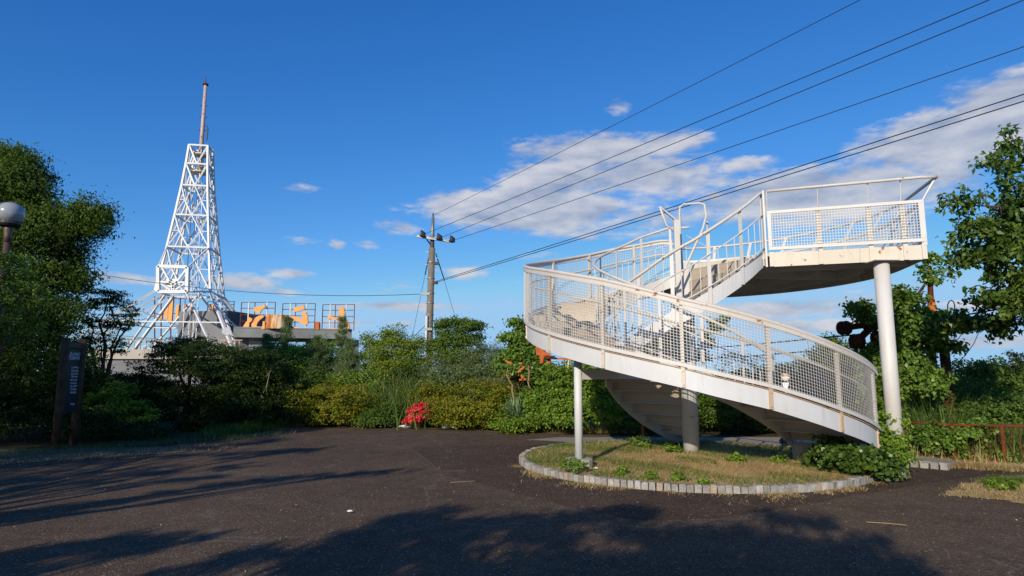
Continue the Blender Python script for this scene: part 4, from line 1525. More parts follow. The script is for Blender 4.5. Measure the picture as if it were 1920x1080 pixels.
def street_lamp():
    d = 12.0
    c = at(19, 400, d)
    root = thing('street_lamp', 'brown lamp post with a silver and clear globe beside the left tree', 'street lamp', (c.x, c.y, 0))
    MB().tube([(c.x, c.y, -.1), (c.x, c.y, c.z - .55)], 0.055, 14).build('post', M['brown_pole'], root, True)
    MB().lathe((c.x, c.y, c.z - .55), [(0.060, -.03), (0.062, .1), (0.075, .22), (0.08, .30)], 16).build('neck', M['brown_pole'], root, True)
    MB().lathe((c.x, c.y, c.z - 1.05), [(0.075, -.03), (0.075, .03)], 14).build('collar', M['brown_pole'], root)
    MB().lathe((c.x, c.y, c.z - .26), [(0.16, 0), (0.20, .04), (0.19, .09)], 20).build('base_ring', M['black'], root)
    R = 0.245
    # globe: left part is a metal shade, right part is smoked clear plastic
    for nm, m, a0, a1, rr in (('shade', 'globe_metal', 80, 260, R), ('globe', 'globe', -100, 80, R - .003)):
        vs, fs = [], []
        n, k = 16, 18
        for i in range(k + 1):
            th = math.radians(18 + (180 - 18 - 35) * i / k)
            for j in range(n + 1):
                a = math.radians(a0 + (a1 - a0) * j / n)
                vs.append((c.x + rr * math.sin(th) * math.cos(a), c.y + rr * math.sin(th) * math.sin(a), c.z + rr * math.cos(th) * 0.9))
        top = len(vs)
        vs.append((c.x, c.y, c.z + rr * 0.9))
        for i in range(k):
            for j in range(n):
                p = i * (n + 1) + j
                fs.append((p, p + n + 1, p + n + 2, p + 1))
        fs += [(top, j, j + 1) for j in range(n)]
        MB().add(vs, fs).build(nm, M[m], root, True)
    MB().tube([(c.x, c.y, c.z - .2), (c.x, c.y, c.z + .02)], 0.05, 10).build('bulb', M['litter'], root, True)


street_lamp()


def notice_board():
    a, b = ground(104, 838), ground(138, 833)
    d = (b - a)
    d.z = 0
    d = d.normalized()
    d = Vector((0.62, -0.30, 0)).normalized() if d.length == 0 else d
    c = (a + b) / 2
    c.z = 0
    # panel seen at a slant: it runs away from the camera to the right
    e = Vector((-0.12, 0.99, 0)).normalized()
    n = Vector((e.y, -e.x, 0))
    w = 0.70
    root = thing('notice_board', 'dark notice board with white writing between two log posts under the left tree', 'board', tuple(c))
    H = at(140, 635, c.y).z
    for s in (-1, 1):
        p = c + e * s * w / 2
        MB().tube([(p.x, p.y, -.1), (p.x, p.y, H)], 0.085, 14).build('log_post', M['wood'], root, True)
    q = lambda s, o, z: c + e * s + n * o + Vector((0, 0, z))
    zt, zb = at(120, 652, c.y).z, at(120, 776, c.y).z
    MB().beam(q(-w / 2 + .09, 0, zt + .06), q(w / 2 - .09, 0, zt + .06), 0.08, 0.12).build('top_rail', M['board'], root)
    board = MB().beam(q(-w / 2 + .09, 0, (zt + zb) / 2 - .01), q(w / 2 - .09, 0, (zt + zb) / 2 - .01), 0.04, zt - zb - .06).build('panel', M['board'], root)
    rng = np.random.default_rng(5)

    def glyphs(s0, s1, z, h, k):
        mb = MB()
        for i in range(k):
            x0 = s0 + (s1 - s0) * i / k
            x1 = x0 + (s1 - s0) / k * 0.8
            for _ in range(4):
                if rng.random() < 0.55:
                    zz = z + rng.uniform(-.45, .45) * h
                    mb.beam(q(x0 + rng.uniform(0, .2) * (x1 - x0), 0.0225, zz), q(x1, 0.0225, zz), 0.004, h * 0.16)
                else:
                    xx = rng.uniform(x0, x1)
                    mb.beam(q(xx, 0.0225, z - h * .5), q(xx, 0.0225, z + h * .5 * rng.uniform(.3, 1)), 0.004, (x1 - x0) * .16, up=e)
        o = mb.build('writing', M['print'], board)
        o['kind'] = 'stuff'
    zz = lambda y: at(122, y, c.y).z
    glyphs(-.20, .24, zz(664), .085, 8)
    glyphs(-.20, .24, zz(671), .085, 8)
    for y in (689, 695, 700.5, 706, 712, 718, 724, 730, 736):
        glyphs(-.04 + rng.uniform(-.03, .02), .25 - rng.uniform(0, .04), zz(y), .045, 7)
    glyphs(0.03, .21, zz(758), .05, 5)


notice_board()


def fence():
    root = thing('railing', 'low rusty railing overgrown with bamboo grass at right', 'fence', tuple(ground(1700, 858)))
    p = [ground(1697, 857), ground(1790, 866), ground(1885, 869), ground(2000, 872)]
    for a in p:
        a.z = 0
    zt = 0.66
    for a, b in zip(p[:-1], p[1:]):
        MB().tube([a + Vector((0, 0, zt)), b + Vector((0, 0, zt))], 0.026, 8).build('rail', M['rust'], root, True)
    for i, a in enumerate(p):
        MB().tube([a, a + Vector((0, 0, zt))], 0.035, 10).build('post', M['rust'], root, True)
    for a, b in zip(p[:-1], p[1:]):
        for k in range(1, 7):
            s = a.lerp(b, k / 7)
            MB().tube([s, s + Vector((0, 0, zt))], 0.010, 6).build('baluster', M['rust_dark'] if k % 2 else M['rust'], root)


fence()


def wheel(mb, c, r, w, ax):
    """grooved sheave: flanges and a narrower hub"""
    ax = Vector(ax).normalized()
    c = Vector(c)
    prof = [(-.5, r * .96), (-.42, r), (-.28, r), (-.08, r * .82), (.08, r * .82), (.28, r), (.42, r), (.5, r * .96)]
    mb.tube([c + ax * t * w for t, _ in prof], [q for _, q in prof], 20)
    mb.tube([c - ax * w * .75, c + ax * w * .75], r * .28, 10)


def ropeway():
    d = 14.0
    base = at(1765, 720, d)
    root = thing('ropeway_pylon', 'rusty ropeway pylon with round rope wheels smothered in vines', 'pylon', (base.x, base.y, 0))
    ax = Vector((0.35, -1, 0))
    for px, py, r, dd in ((1583, 615, 0.155, 13.7), (1607, 640, 0.165, 13.6), (1632, 606, 0.19, 13.9), (1648, 634, 0.17, 13.6)):
        mb = MB()
        wheel(mb, at(px, py, dd), r, 0.17, ax)
        mb.build('rope_wheel', M['rust_dark'], root, True)
    MB().beam(at(1583, 615, 13.8), at(1660, 604, 14.0), 0.07, 0.13).build('rocker_beam', M['rust'], root)
    MB().beam(at(1607, 640, 13.75), at(1640, 607, 14.0), 0.07, 0.13).build('rocker_beam', M['rust'], root)
    MB().beam(at(1650, 606, 14.05), at(1785, 612, 14.05), 0.22, 0.26).build('cross_arm', M['rust'], root)
    MB().box(at(1692, 608, 13.9), (0.5, 0.3, 0.42)).build('housing', M['rust'], root)
    MB().tube([at(1766, 617, 14), at(1774, 690, 14), at(1777, 722, 14) + Vector((0, 0, -1.9))], 0.10, 12).build('upright', M['rust_dark'], root, True)
    MB().tube([at(1742, 617, 14.6), at(1750, 722, 14.6) + Vector((0, 0, -1.9))], 0.10, 12).build('upright', M['rust_dark'], root, True)
    MB().tube([at(1743, 500, 14.1), at(1745, 556, 14.1)], 0.045, 8, r1=0.06).build('mast', M['rust'], root, True)
    for px in (1741, 1750, 1760):
        MB().beam(at(1745, 550, 14.1 + (px - 1750) * .01), at(px, 612, 14.0 + (1750 - px) * .02), 0.085, 0.05).build('mast_leg', M['rust_orange'], root)
    MB().tube([at(1777, 590, 13.9), at(1777, 571, 13.9), at(1780, 565, 13.9), at(1784, 563, 13.9), at(1788, 566, 13.9), at(1790, 572, 13.9), at(1790, 590, 13.9)], 0.012, 6).build('hoop', M['wire'], root)
    MB().tube([at(1715, 560, 14.2), at(1744, 520, 14.1)], 0.03, 6).build('strut', M['rust_dark'], root)
    MB().beam(at(1745, 695, 14.2), at(1790, 712, 14.0), 0.12, 0.10).build('tie_beam', M['rust'], root)
    for a, b, lab in ((at(1600, 628, 13.6), at(1310, 652, 20.0), 'upper haul rope left of the rusty rope wheels'), (at(1622, 650, 13.6), at(1310, 672, 20.0), 'lower haul rope left of the rusty rope wheels'),
                      (at(1785, 595, 14), at(1935, 562, 12.0), 'haul rope passing right of the rusty pylon into the tree')):
        far = a + (b - a) * 1.25
        MB().tube([a, (a + far) / 2 - Vector((0, 0, .04)), far], 0.017, 6).solo('haul_rope', M['wire'], lab, 'cable', a, 'haul ropes of the ropeway')


ropeway()


def carrier():
    d = 17.5
    c = at(1035, 665, d)
    root = thing('ropeway_carrier', 'orange rusty ropeway bogie sticking out of bushes left of the stair', 'machinery', tuple(at(1035, 690, d)))
    Z3 = lambda x, y: at(900 + x * 200 / 982, 580 + y * 220 / 1080, d)
    MB().prism([Z3(512, 340), Z3(545, 350), Z3(575, 385), Z3(640, 400), Z3(665, 410), Z3(620, 430), Z3(570, 430), Z3(520, 420)], (0, .16, 0)).build('side_plate', M['rust_orange'], root)
    MB().prism([Z3(548, 428), Z3(590, 428), Z3(578, 495), Z3(552, 500)], (0.02, .12, 0)).build('hanger', M['rust_orange'], root)
    MB().prism([Z3(590, 425), Z3(650, 430), Z3(645, 515), Z3(625, 515), Z3(612, 470)], (0.02, .14, 0)).build('hanger', M['rust_orange'], root)
    MB().beam(Z3(640, 450), Z3(830, 458), 0.05, 0.05).build('drawbar', M['rust_orange'], root)
    MB().beam(Z3(600, 440), Z3(690, 445), 0.3, 0.09).build('axle_box', M['rust_dark'], root)
    mb = MB()
    wheel(mb, Z3(565, 385) + Vector((0, .3, 0)), 0.13, 0.1, (0.2, -1, 0))
    mb.build('wheel', M['rust_orange'], root, True)
    for x0, y0, x1, y1 in ((345, 580, 410, 525), (360, 650, 420, 640), (360, 500, 385, 495), (380, 600, 395, 650), (230, 470, 290, 500)):
        MB().beam(Z3(x0, y0), Z3(x1, y1), 0.04, 0.05).build('stay', M['rust_orange'], root)
    MB().tube([Z3(818, 452), Z3(812, 520), Z3(803, 590), Z3(800, 640), Z3(830, 665)], [.022, .022, .034, .034, .02], 8).solo('hose', M['yellow'], 'yellow hose hanging beside the thin white stair post', 'hose', Z3(818, 452), smooth=True)
    MB().beam(Z3(785, 742), Z3(850, 705), 0.03, 0.03).solo('bent_bar', M['rust_orange'], 'short bent orange bar in the hedge below the yellow hose', 'bar', Z3(785, 742))
    p = ground(1205, 814)
    MB().tube([(p.x, p.y, -.05), (p.x, p.y, .75)], 0.05, 12).lathe((p.x, p.y, 0), [(.11, 0), (.11, .02)], 12).solo('bollard', M['rust_orange'], 'stubby orange steel post standing on the path behind the stair', 'bollard', (p.x, p.y, 0), smooth=False)


carrier()


def litter():
    rng = np.random.default_rng(21)
    spec = [((727, 799), .34, .14, 'crumpled white plastic scrap lying left of the red azalea'), ((760, 801), .46, .12, 'long white plastic scrap at the foot of the red azalea'),
            ((838, 803), .24, .12, 'small white plastic scrap right of the red azalea'), ((855, 801), .26, .2, 'white plastic bag right of the red azalea'),
            ((656, 959), .06, .03, 'tiny white paper scrap alone on the open asphalt'), ((1118, 878), .05, .03, 'tiny white scrap beside the round concrete footing')]
    for (px, py), w, h, lab in spec:
        z0 = 0.13 if px > 1100 else 0.02
        c = ground(px, py, z0)
        vs, fs = [], []
        n, k = 8, 14
        for i in range(n + 1):
            th = math.pi * i / n
            for j in range(k):
                a = 2 * math.pi * j / k
                r = 1 + rng.normal() * .16
                vs.append((c.x + w / 2 * r * math.sin(th) * math.cos(a), c.y + w / 3 * r * math.sin(th) * math.sin(a), z0 + h * .2 + h * .32 * r * math.cos(th)))
        for i in range(n):
            for j in range(k):
                p, q = i * k + j, i * k + (j + 1) % k
                fs.append((p, q, q + k, p + k))
        MB().add(vs, fs).solo('litter', M['litter'], lab, 'litter', (c.x, c.y, z0), 'white litter')


litter()

# ------------------------------------------------------------------ trees, shrubs, grasses


def B(px, py, d, rx, rz, ry=None):
    """foliage mass measured in the photo at distance d: half sizes in picture pixels, half depth in metres"""
    c = at(px, py, d)
    k = d / F
    return (c.x, c.y, c.z, rx * k, (ry if ry else rx * k * 0.9), rz * k)


def gb(px, d):
    p = at(px, 700, d)
    return (p.x, p.y, 0.0)


def shrub(name, label, cat, px, d, blobs, lm, n_clumps, per=50, clump_r=0.16, L=0.05, Wd=0.028, seed=1, stem=0.02, bm='bark', group=None, **kw):
    kw.setdefault('flat', .45)
    kw.setdefault('ragged', .26)
    kw.setdefault('inner', .5)
    return tree(name, label, cat, gb(px, d), stem, blobs, M[lm], M[bm], int(n_clumps * 1.5), per, clump_r * 1.2, L * 1.3, Wd * 1.5, group, seed, twigs=4, fork=0.3, part='foliage', tpart='stems', **kw)


def vegetation():
    # --- big tree at the left edge, its lit crown above the lamp
    tree('broadleaf_tree', 'large dense dark green tree towering behind the lamp at the left edge', 'tree', gb(-40, 16.5), 0.22,
         [B(-40, 400, 16.5, 100, 110), B(40, 350, 16, 55, 65), B(60, 450, 16.2, 90, 80), B(150, 425, 16, 48, 48), B(110, 520, 16.3, 60, 60),
          B(-60, 560, 16, 110, 100), B(60, 590, 16, 85, 70), B(70, 690, 16.5, 100, 80), B(-90, 720, 16.5, 110, 110), B(170, 410, 15.8, 34, 34), B(14, 300, 16.4, 36, 32)],
         M['leaf_oak'], M['bark'], 2300, 62, 0.30, 0.10, 0.042, seed=31, droop=0.5, upb=0.35, inner=.3)
    tree('maple_tree', 'low leafy branches with small green leaves under the lamp globe', 'tree', gb(-80, 11.8), 0.06,
         [B(-10, 520, 11.5, 60, 40), B(40, 560, 11.5, 56, 26), B(30, 615, 11.6, 50, 30), B(-50, 600, 12.2, 70, 80), B(14, 486, 11.4, 30, 14), B(80, 575, 11.5, 20, 12)],
         M['leaf_mid'], M['bark'], 260, 36, 0.15, 0.065, 0.038, seed=32)
    # --- shaded trees between the notice board and the pole
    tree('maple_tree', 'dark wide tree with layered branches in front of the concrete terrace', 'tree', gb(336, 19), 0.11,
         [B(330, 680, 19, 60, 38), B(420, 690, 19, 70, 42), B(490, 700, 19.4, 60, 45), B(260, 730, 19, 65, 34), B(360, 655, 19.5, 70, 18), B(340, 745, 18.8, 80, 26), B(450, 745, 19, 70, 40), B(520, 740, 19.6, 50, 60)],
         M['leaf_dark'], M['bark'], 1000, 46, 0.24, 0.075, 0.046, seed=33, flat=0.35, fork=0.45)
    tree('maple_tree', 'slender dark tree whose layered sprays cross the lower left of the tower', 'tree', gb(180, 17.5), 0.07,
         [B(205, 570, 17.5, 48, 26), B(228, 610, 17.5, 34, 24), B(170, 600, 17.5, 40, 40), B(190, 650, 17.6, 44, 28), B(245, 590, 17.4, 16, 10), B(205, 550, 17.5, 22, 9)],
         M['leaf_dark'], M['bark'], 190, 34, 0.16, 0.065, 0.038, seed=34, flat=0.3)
    shrub('shrub', 'bright green low shrub catching sun right of the notice board', 'shrub', 205, 16.6,
          [B(190, 765, 16.6, 45, 28), B(250, 775, 16.8, 40, 22), B(215, 735, 16.9, 30, 20)], 'leaf_fresh', 110, 40, 0.13, 0.05, 0.028, seed=35)
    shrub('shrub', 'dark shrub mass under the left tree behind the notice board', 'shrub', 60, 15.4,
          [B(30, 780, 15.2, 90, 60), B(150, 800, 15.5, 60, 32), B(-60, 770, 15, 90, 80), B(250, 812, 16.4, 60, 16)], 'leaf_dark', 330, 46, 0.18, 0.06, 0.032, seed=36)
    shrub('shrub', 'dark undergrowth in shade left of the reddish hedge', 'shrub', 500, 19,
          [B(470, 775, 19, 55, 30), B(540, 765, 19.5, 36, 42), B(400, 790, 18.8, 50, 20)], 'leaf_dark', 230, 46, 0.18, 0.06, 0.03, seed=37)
    # thin dead grass arch, pale bare branch
    a = at(490, 735, 18.7)
    MB().tube(bend(a + Vector((0, 0, -.9)), at(508, 690, 18.7), .05, 5, np.random.default_rng(2)), 0.022, 5, r1=.01).tube(bend(at(500, 706, 18.7), at(535, 672, 18.8), .1, 4), 0.012, 4, r1=.004).solo(
        'bare_branch', M['pale_bark'], 'pale leafless branch standing in front of the dark shrubs', 'branch', a)
    # --- hillside scrub left of the pole, sunlit
    shrub('shrub', 'yellow green bush below the middle roof letter', 'shrub', 560, 24, [B(560, 680, 24, 50, 36), B(600, 670, 24.3, 40, 30), B(530, 695, 23.6, 40, 36), B(590, 715, 23.6, 60, 36)], 'leaf_fresh', 300, 46, 0.22, 0.065, 0.034, seed=41)
    shrub('shrub', 'tall dark green bush between the tower foot and the pines', 'shrub', 470, 24.5, [B(470, 690, 24.5, 46, 34), B(430, 700, 24, 46, 34), B(515, 665, 24.8, 30, 26)], 'leaf_mid', 260, 46, 0.22, 0.065, 0.03, seed=42)
    pg = 'young pines below the roof letters'
    for i, (px, top, base, d, w, lab) in enumerate(((500, 630, 700, 23.6, 16, 'leftmost young pine, in front of the grey roof edge'), (535, 596, 700, 23.5, 15, 'young pine rising in front of the rusty drum'),
                                                   (641, 596, 720, 22.8, 17, 'tallest young pine, in front of the rightmost roof letter'), (655, 640, 730, 22.3, 22, 'short young pine right of the open window'),
                                                   (596, 634, 720, 23, 22, 'short young pine just left of the open window'))):
        pine(px, top, base, d, w, lab, pg, 60 + i)
    shrub('shrub', 'yellow tinged round bush left of the utility pole', 'shrub', 730, 23, [B(735, 665, 23, 44, 42), B(700, 680, 23, 34, 36), B(770, 672, 23, 30, 34), B(742, 634, 23, 16, 18), B(690, 640, 23.2, 14, 14), B(725, 632, 23.3, 9, 12), B(785, 650, 23.3, 16, 14), B(740, 710, 22.6, 56, 34)],
          'leaf_yellow', 360, 46, 0.20, 0.055, 0.03, seed=43, droop=.1)
    shrub('shrub', 'green leafy sapling right of the utility pole with upright branches', 'sapling', 850, 22.5, [B(850, 640, 22.5, 34, 22), B(884, 614, 22.4, 22, 12), B(832, 612, 22.5, 14, 16), B(858, 606, 22.6, 20, 9), B(862, 672, 22.3, 38, 20), B(890, 640, 22.6, 16, 14), B(822, 660, 22.4, 20, 24)],
          'leaf_mid', 260, 40, 0.18, 0.06, 0.036, seed=44, stem=.035)
    shrub('shrub', 'greyish olive bush right of the sapling and left of the stair', 'shrub', 910, 21.8, [B(910, 680, 21.8, 46, 34), B(870, 700, 21.5, 44, 30), B(940, 695, 21.6, 34, 32), B(820, 700, 21.6, 36, 30)], 'leaf_olive', 330, 48, 0.2, 0.05, 0.02, seed=45, droop=.05)
    shrub('shrub', 'tall loose vine leaved bush touching the left side of the stair', 'shrub', 975, 19.5, [B(985, 655, 19.5, 26, 26), B(955, 634, 19.5, 18, 7), B(970, 605, 19.4, 12, 6), B(985, 625, 19.5, 14, 14), B(990, 690, 19.3, 38, 30), B(960, 670, 19.6, 20, 16)],
          'leaf_vine', 230, 34, 0.18, 0.075, 0.055, seed=46)
    tg = 'thicket on the hilltop behind the bushes'
    for i, (px, d, rx, top, mat, lab) in enumerate(((590, 23, 60, 690, 'leaf_oak', 'thicket below the terminal roof, right of the shaded trees'), (680, 22.4, 60, 696, 'leaf_fresh', 'thicket under the tallest young pine'), (770, 22, 50, 690, 'leaf_oak', 'thicket just left of the pole foot'),
                                                     (840, 21.4, 50, 700, 'leaf_olive', 'thicket just right of the pole foot'), (930, 21, 50, 690, 'leaf_olive', 'thicket behind the yucca'), (1010, 20.6, 50, 690, 'leaf_oak', 'thicket behind the orange bogie'),
                                                     (1100, 20, 60, 690, 'leaf_oak', 'thicket behind the thin stair post'), (1200, 20, 60, 705, 'leaf_oak', 'thicket behind the inner flight'), (1300, 21, 60, 712, 'leaf_mid', 'thicket behind the central pole'),
                                                     (1400, 21, 60, 708, 'leaf_mid', 'thicket behind the lower half of the stair'), (1510, 20, 60, 700, 'leaf_mid', 'thicket behind the person'), (1620, 17, 50, 690, 'leaf_mid', 'thicket left of the thick column'))):
        h = 800 - top
        shrub('thicket', lab, 'thicket', px, d, [B(px, top + h * .32, d, rx, h * .34), B(px - rx * .4, top + h * .6, d - .6, rx * .8, h * .4), B(px + rx * .5, top + h * .65, d - .5, rx * .8, h * .4)], mat, 300, 46, 0.2, 0.065, 0.034, seed=200 + i, group=tg)
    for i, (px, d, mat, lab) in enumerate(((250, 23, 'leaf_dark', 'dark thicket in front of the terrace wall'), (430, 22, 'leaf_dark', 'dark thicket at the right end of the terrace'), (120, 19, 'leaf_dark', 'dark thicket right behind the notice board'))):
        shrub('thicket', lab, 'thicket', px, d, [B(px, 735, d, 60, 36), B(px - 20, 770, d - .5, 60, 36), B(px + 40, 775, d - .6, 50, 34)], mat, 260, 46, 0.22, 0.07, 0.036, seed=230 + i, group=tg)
    # --- clipped azaleas along the kerb
    ag = 'azalea bushes along the far edge of the asphalt'
    shrub('azalea_bush', 'wide reddish tinged azalea bush right of the dark shaded shrubs', 'bush', 640, 19.6, [B(640, 758, 19.6, 66, 36), B(600, 745, 19.9, 36, 26), B(690, 760, 20, 28, 24), B(620, 772, 19.2, 44, 22), B(680, 775, 19.4, 36, 22)], 'leaf_azalea', 230, 56, 0.20, 0.050, 0.028, seed=51, group=ag, upb=.8, bottom=-.8, flat=.35, inner=.75)
    shrub('azalea_bush', 'wide azalea bush right of the red flowers, left of the yucca', 'bush', 890, 18.7, [B(895, 760, 18.7, 62, 40), B(850, 775, 18.5, 34, 25), B(935, 765, 18.9, 30, 32), B(880, 780, 18.2, 44, 20)], 'leaf_azalea', 240, 56, 0.20, 0.050, 0.028, seed=52, group=ag, upb=.8, bottom=-.8, flat=.35, inner=.75)
    shrub('azalea_bush', 'tall green bush seen behind the thin white stair post', 'bush', 1090, 17.6, [B(1060, 735, 17.6, 50, 50), B(1120, 740, 17.6, 54, 52), B(1165, 760, 17.4, 30, 40), B(1030, 760, 17.5, 40, 36), B(1090, 775, 17.2, 70, 24)], 'leaf_fresh', 300, 58, 0.20, 0.055, 0.032, seed=53, group=ag, upb=.7, bottom=-.8, flat=.4, inner=.7)
    shrub('azalea_bush', 'small green azalea between the red flowers and the reeds', 'bush', 810, 19.4, [B(815, 745, 19.8, 26, 26), B(790, 750, 19.8, 24, 20)], 'leaf_azalea', 90, 56, 0.18, 0.050, 0.026, seed=54, group=ag, upb=.8)
    shrub('azalea_bush', 'shadowed bush seen under the stair right of the central pole', 'bush', 1380, 17.6, [B(1350, 765, 17.6, 50, 38), B(1430, 775, 17.6, 50, 34), B(1300, 765, 17.7, 40, 36), B(1500, 770, 17.6, 50, 40), B(1225, 765, 17.7, 40, 40)], 'leaf_mid', 460, 54, 0.17, 0.045, 0.026, seed=55, group=ag, upb=.7, bottom=-.8)
    shrub('azalea_bush', 'low green bush wrapped round the yucca', 'bush', 985, 18.0, [B(985, 770, 18.2, 30, 30), B(950, 780, 18.2, 26, 22), B(1010, 785, 17.8, 26, 20), B(930, 788, 18.0, 20, 14), B(975, 797, 17.1, 30, 9), B(950, 796, 17.2, 20, 8)], 'leaf_fresh', 190, 54, 0.18, 0.050, 0.028, seed=57, group=ag, upb=.7, bottom=-.8)
    shrub('azalea_bush', 'low bush below the reeds, left of the red flowers', 'bush', 725, 19.0, [B(725, 780, 19.2, 30, 18), B(700, 790, 18.9, 26, 12)], 'leaf_mid', 90, 50, 0.18, 0.050, 0.024, seed=58, group=ag, upb=.7)
    # red azalea
    rng = np.random.default_rng(56)
    r = thing('red_azalea', 'small azalea in full coral red bloom at the asphalt edge', 'flowers', gb(782, 18.8))
    bl = [B(783, 778, 18.8, 19, 17), B(772, 788, 18.7, 15, 9), B(790, 768, 18.9, 13, 10)]
    V, Q, c = crown(bl, 120, 34, 0.07, 0.055, 0.045, rng, upb=.7, inner=.6)
    np_mesh('flowers', V, Q, M['petal'], r)
    V, Q, c = crown([B(785, 782, 18.9, 17, 14)], 60, 34, 0.09, 0.045, 0.025, rng)
    np_mesh('foliage', V, Q, M['leaf_azalea'], r)
    # --- reeds between the hedges
    reeds('reed_clump', 'tall reeds standing left of the red azalea', (765, 20.3), (55, .7), 900, 1.5, 0.03, 71)
    reeds('reed_clump', 'tall pale reeds beside the orange bogie', (955, 20.2), (40, .6), 520, 1.7, 0.03, 72)
    reeds('reed_clump', 'reeds beyond the olive bush near the pole foot', (835, 20.6), (40, .5), 420, 1.4, 0.03, 73)
    for i, (px, py, top, d, lab) in enumerate(((964, 757, 690, 17.8, 'dry brown flower stalk rising from the yucca'), (992, 735, 685, 18.4, 'thin dry stalk right of the yucca'))):
        b, t = at(px, py, d), at(px - 12 + i * 12, top, d)
        mb = MB().tube(bend(b, t, .03, 6, np.random.default_rng(i)), 0.028, 6, r1=0.012)
        for k in range(10):
            p = b.lerp(t, .35 + .06 * k)
            mb.tube([p, p + Vector((random.uniform(-.14, .14), random.uniform(-.1, .1), random.uniform(.02, .12)))], 0.006, 3)
        mb.solo('dry_stalk', M['dead'], lab, 'stalk', b)
    for i, (px, d, L, n, lab) in enumerate(((740, 20.9, 2.0, 46, 'dead pale stalks standing left of the pole foot'), (945, 19.8, 1.9, 60, 'dead pale stalks standing left of the yucca'), (690, 21.4, 2.1, 30, 'few dead stalks between the yellow bush and the reddish azalea'), (1040, 18.9, 1.7, 34, 'dead stalks in front of the orange bogie'))):
        reeds('dead_stalks', lab, (px, d), (26, .4), n, L, 0.022, 240 + i, 'dead stalks among the bushes', lean=.16, mat='dead')
    yucca()
    # --- right hand cherry tree, leaf by leaf where it is near
    cherry()
    # --- vines over the pylon
    vines()
    # --- right hand scrub behind the fence
    shrub('shrub', 'dark rounded bush mass beyond the railing under the cherry tree', 'shrub', 1850, 16, [B(1830, 720, 16, 60, 36), B(1900, 735, 15.8, 60, 44), B(1960, 730, 15.6, 60, 60), B(1780, 750, 15.6, 50, 36)], 'leaf_mid', 420, 50, 0.2, 0.06, 0.034, seed=81)
    shrub('shrub', 'dark leafy thicket below the pylon behind the railing', 'shrub', 1720, 14.8, [B(1700, 740, 14.8, 40, 60), B(1760, 760, 14.6, 60, 50), B(1830, 780, 14.2, 60, 40), B(1905, 790, 13.8, 60, 50)], 'leaf_mid', 430, 50, 0.2, 0.06, 0.034, seed=82)
    shrub('sapling', 'thin dark sapling standing alone against the sky at the right edge', 'sapling', 1912, 15.2, [B(1912, 672, 15.2, 12, 12), B(1905, 690, 15.2, 12, 10), B(1895, 664, 15.2, 10, 4)], 'leaf_dark', 34, 14, 0.11, 0.08, 0.035, seed=83, twigs=5) if False else None
    tree('sapling', 'thin dark sapling standing alone against the sky at the right edge', 'sapling', gb(1912, 15.2), 0.02, [B(1912, 676, 15.2, 12, 12), B(1905, 694, 15.2, 10, 10), B(1896, 666, 15.2, 10, 4)], M['leaf_dark'], M['bark'], 30, 14, 0.11, 0.08, 0.035, seed=83, part='foliage', tpart='stems')
    bg = 'bamboo grass behind the railing'
    reeds('bamboo_grass', 'tall feathery bamboo grass left of the pylon upright', (1725, 13.6), (36, .5), 600, 1.25, 0.022, 84, lean=.55)
    reeds('bamboo_grass', 'bamboo grass filling the left bays of the railing', (1755, 12.6), (60, .35), 1300, 0.62, 0.022, 85, bg, lean=.4)
    reeds('bamboo_grass', 'bamboo grass filling the right bays of the railing', (1880, 12.3), (75, .35), 1500, 0.66, 0.022, 86, bg, lean=.4)
    reeds('dry_grass', 'dead straw standing under the railing', (1820, 12.1), (120, .25), 1200, 0.36, 0.014, 87, lean=.5, mat='straw')
    shrub('climber', 'leafy climber hanging over the railing below the pylon', 'climber', 1800, 11.9, [B(1795, 812, 11.85, 34, 14), B(1775, 840, 11.8, 26, 18), B(1840, 800, 11.9, 22, 10), B(1745, 822, 11.9, 22, 20), B(1860, 850, 11.8, 24, 14)], 'leaf_vine', 110, 22, 0.11, 0.06, 0.04, seed=94, stem=.008)
    # --- beyond the stair, seen through the mesh
    shrub('shrub', 'leafy bush seen through the mesh at the right half of the stair', 'shrub', 1560, 18, [B(1540, 705, 18, 40, 46), B(1590, 700, 17.6, 40, 50), B(1500, 735, 18, 40, 28), B(1555, 650, 18.2, 16, 20)], 'leaf_yellow', 330, 46, 0.18, 0.055, 0.032, seed=88)
    shrub('shrub', 'low bush line seen through the mesh near the stair middle', 'shrub', 1370, 19, [B(1340, 728, 19, 50, 22), B(1410, 722, 19, 50, 26), B(1460, 720, 19, 34, 36), B(1280, 735, 19, 50, 24)], 'leaf_yellow', 280, 46, 0.18, 0.055, 0.032, seed=89)
    shrub('sapling', 'slim leaning sapling seen through the mesh against the sky', 'sapling', 1330, 18.4, [B(1322, 640, 18.4, 12, 16), B(1345, 612, 18.4, 13, 13), B(1355, 600, 18.4, 8, 8), B(1318, 670, 18.4, 12, 12)], 'leaf_vine', 60, 22, 0.12, 0.06, 0.036, seed=90, stem=.018)
    shrub('shrub', 'leggy dark weeds with dried heads seen through the mesh', 'weeds', 1390, 18.2, [B(1380, 680, 18.2, 34, 22), B(1425, 690, 18.2, 24, 22)], 'leaf_dark', 70, 12, 0.14, 0.035, 0.02, seed=91, stem=.012)
    # climbers at the foot of the stair
    shrub('climber', 'green climber growing up between the stair end and the thick column', 'climber', 1668, 10.35, [B(1666, 745, 10.4, 13, 26), B(1672, 790, 10.3, 22, 30), B(1664, 830, 10.2, 28, 26), B(1672, 860, 10.1, 26, 22)], 'leaf_fresh', 170, 34, 0.08, 0.045, 0.028, seed=92, stem=.01)
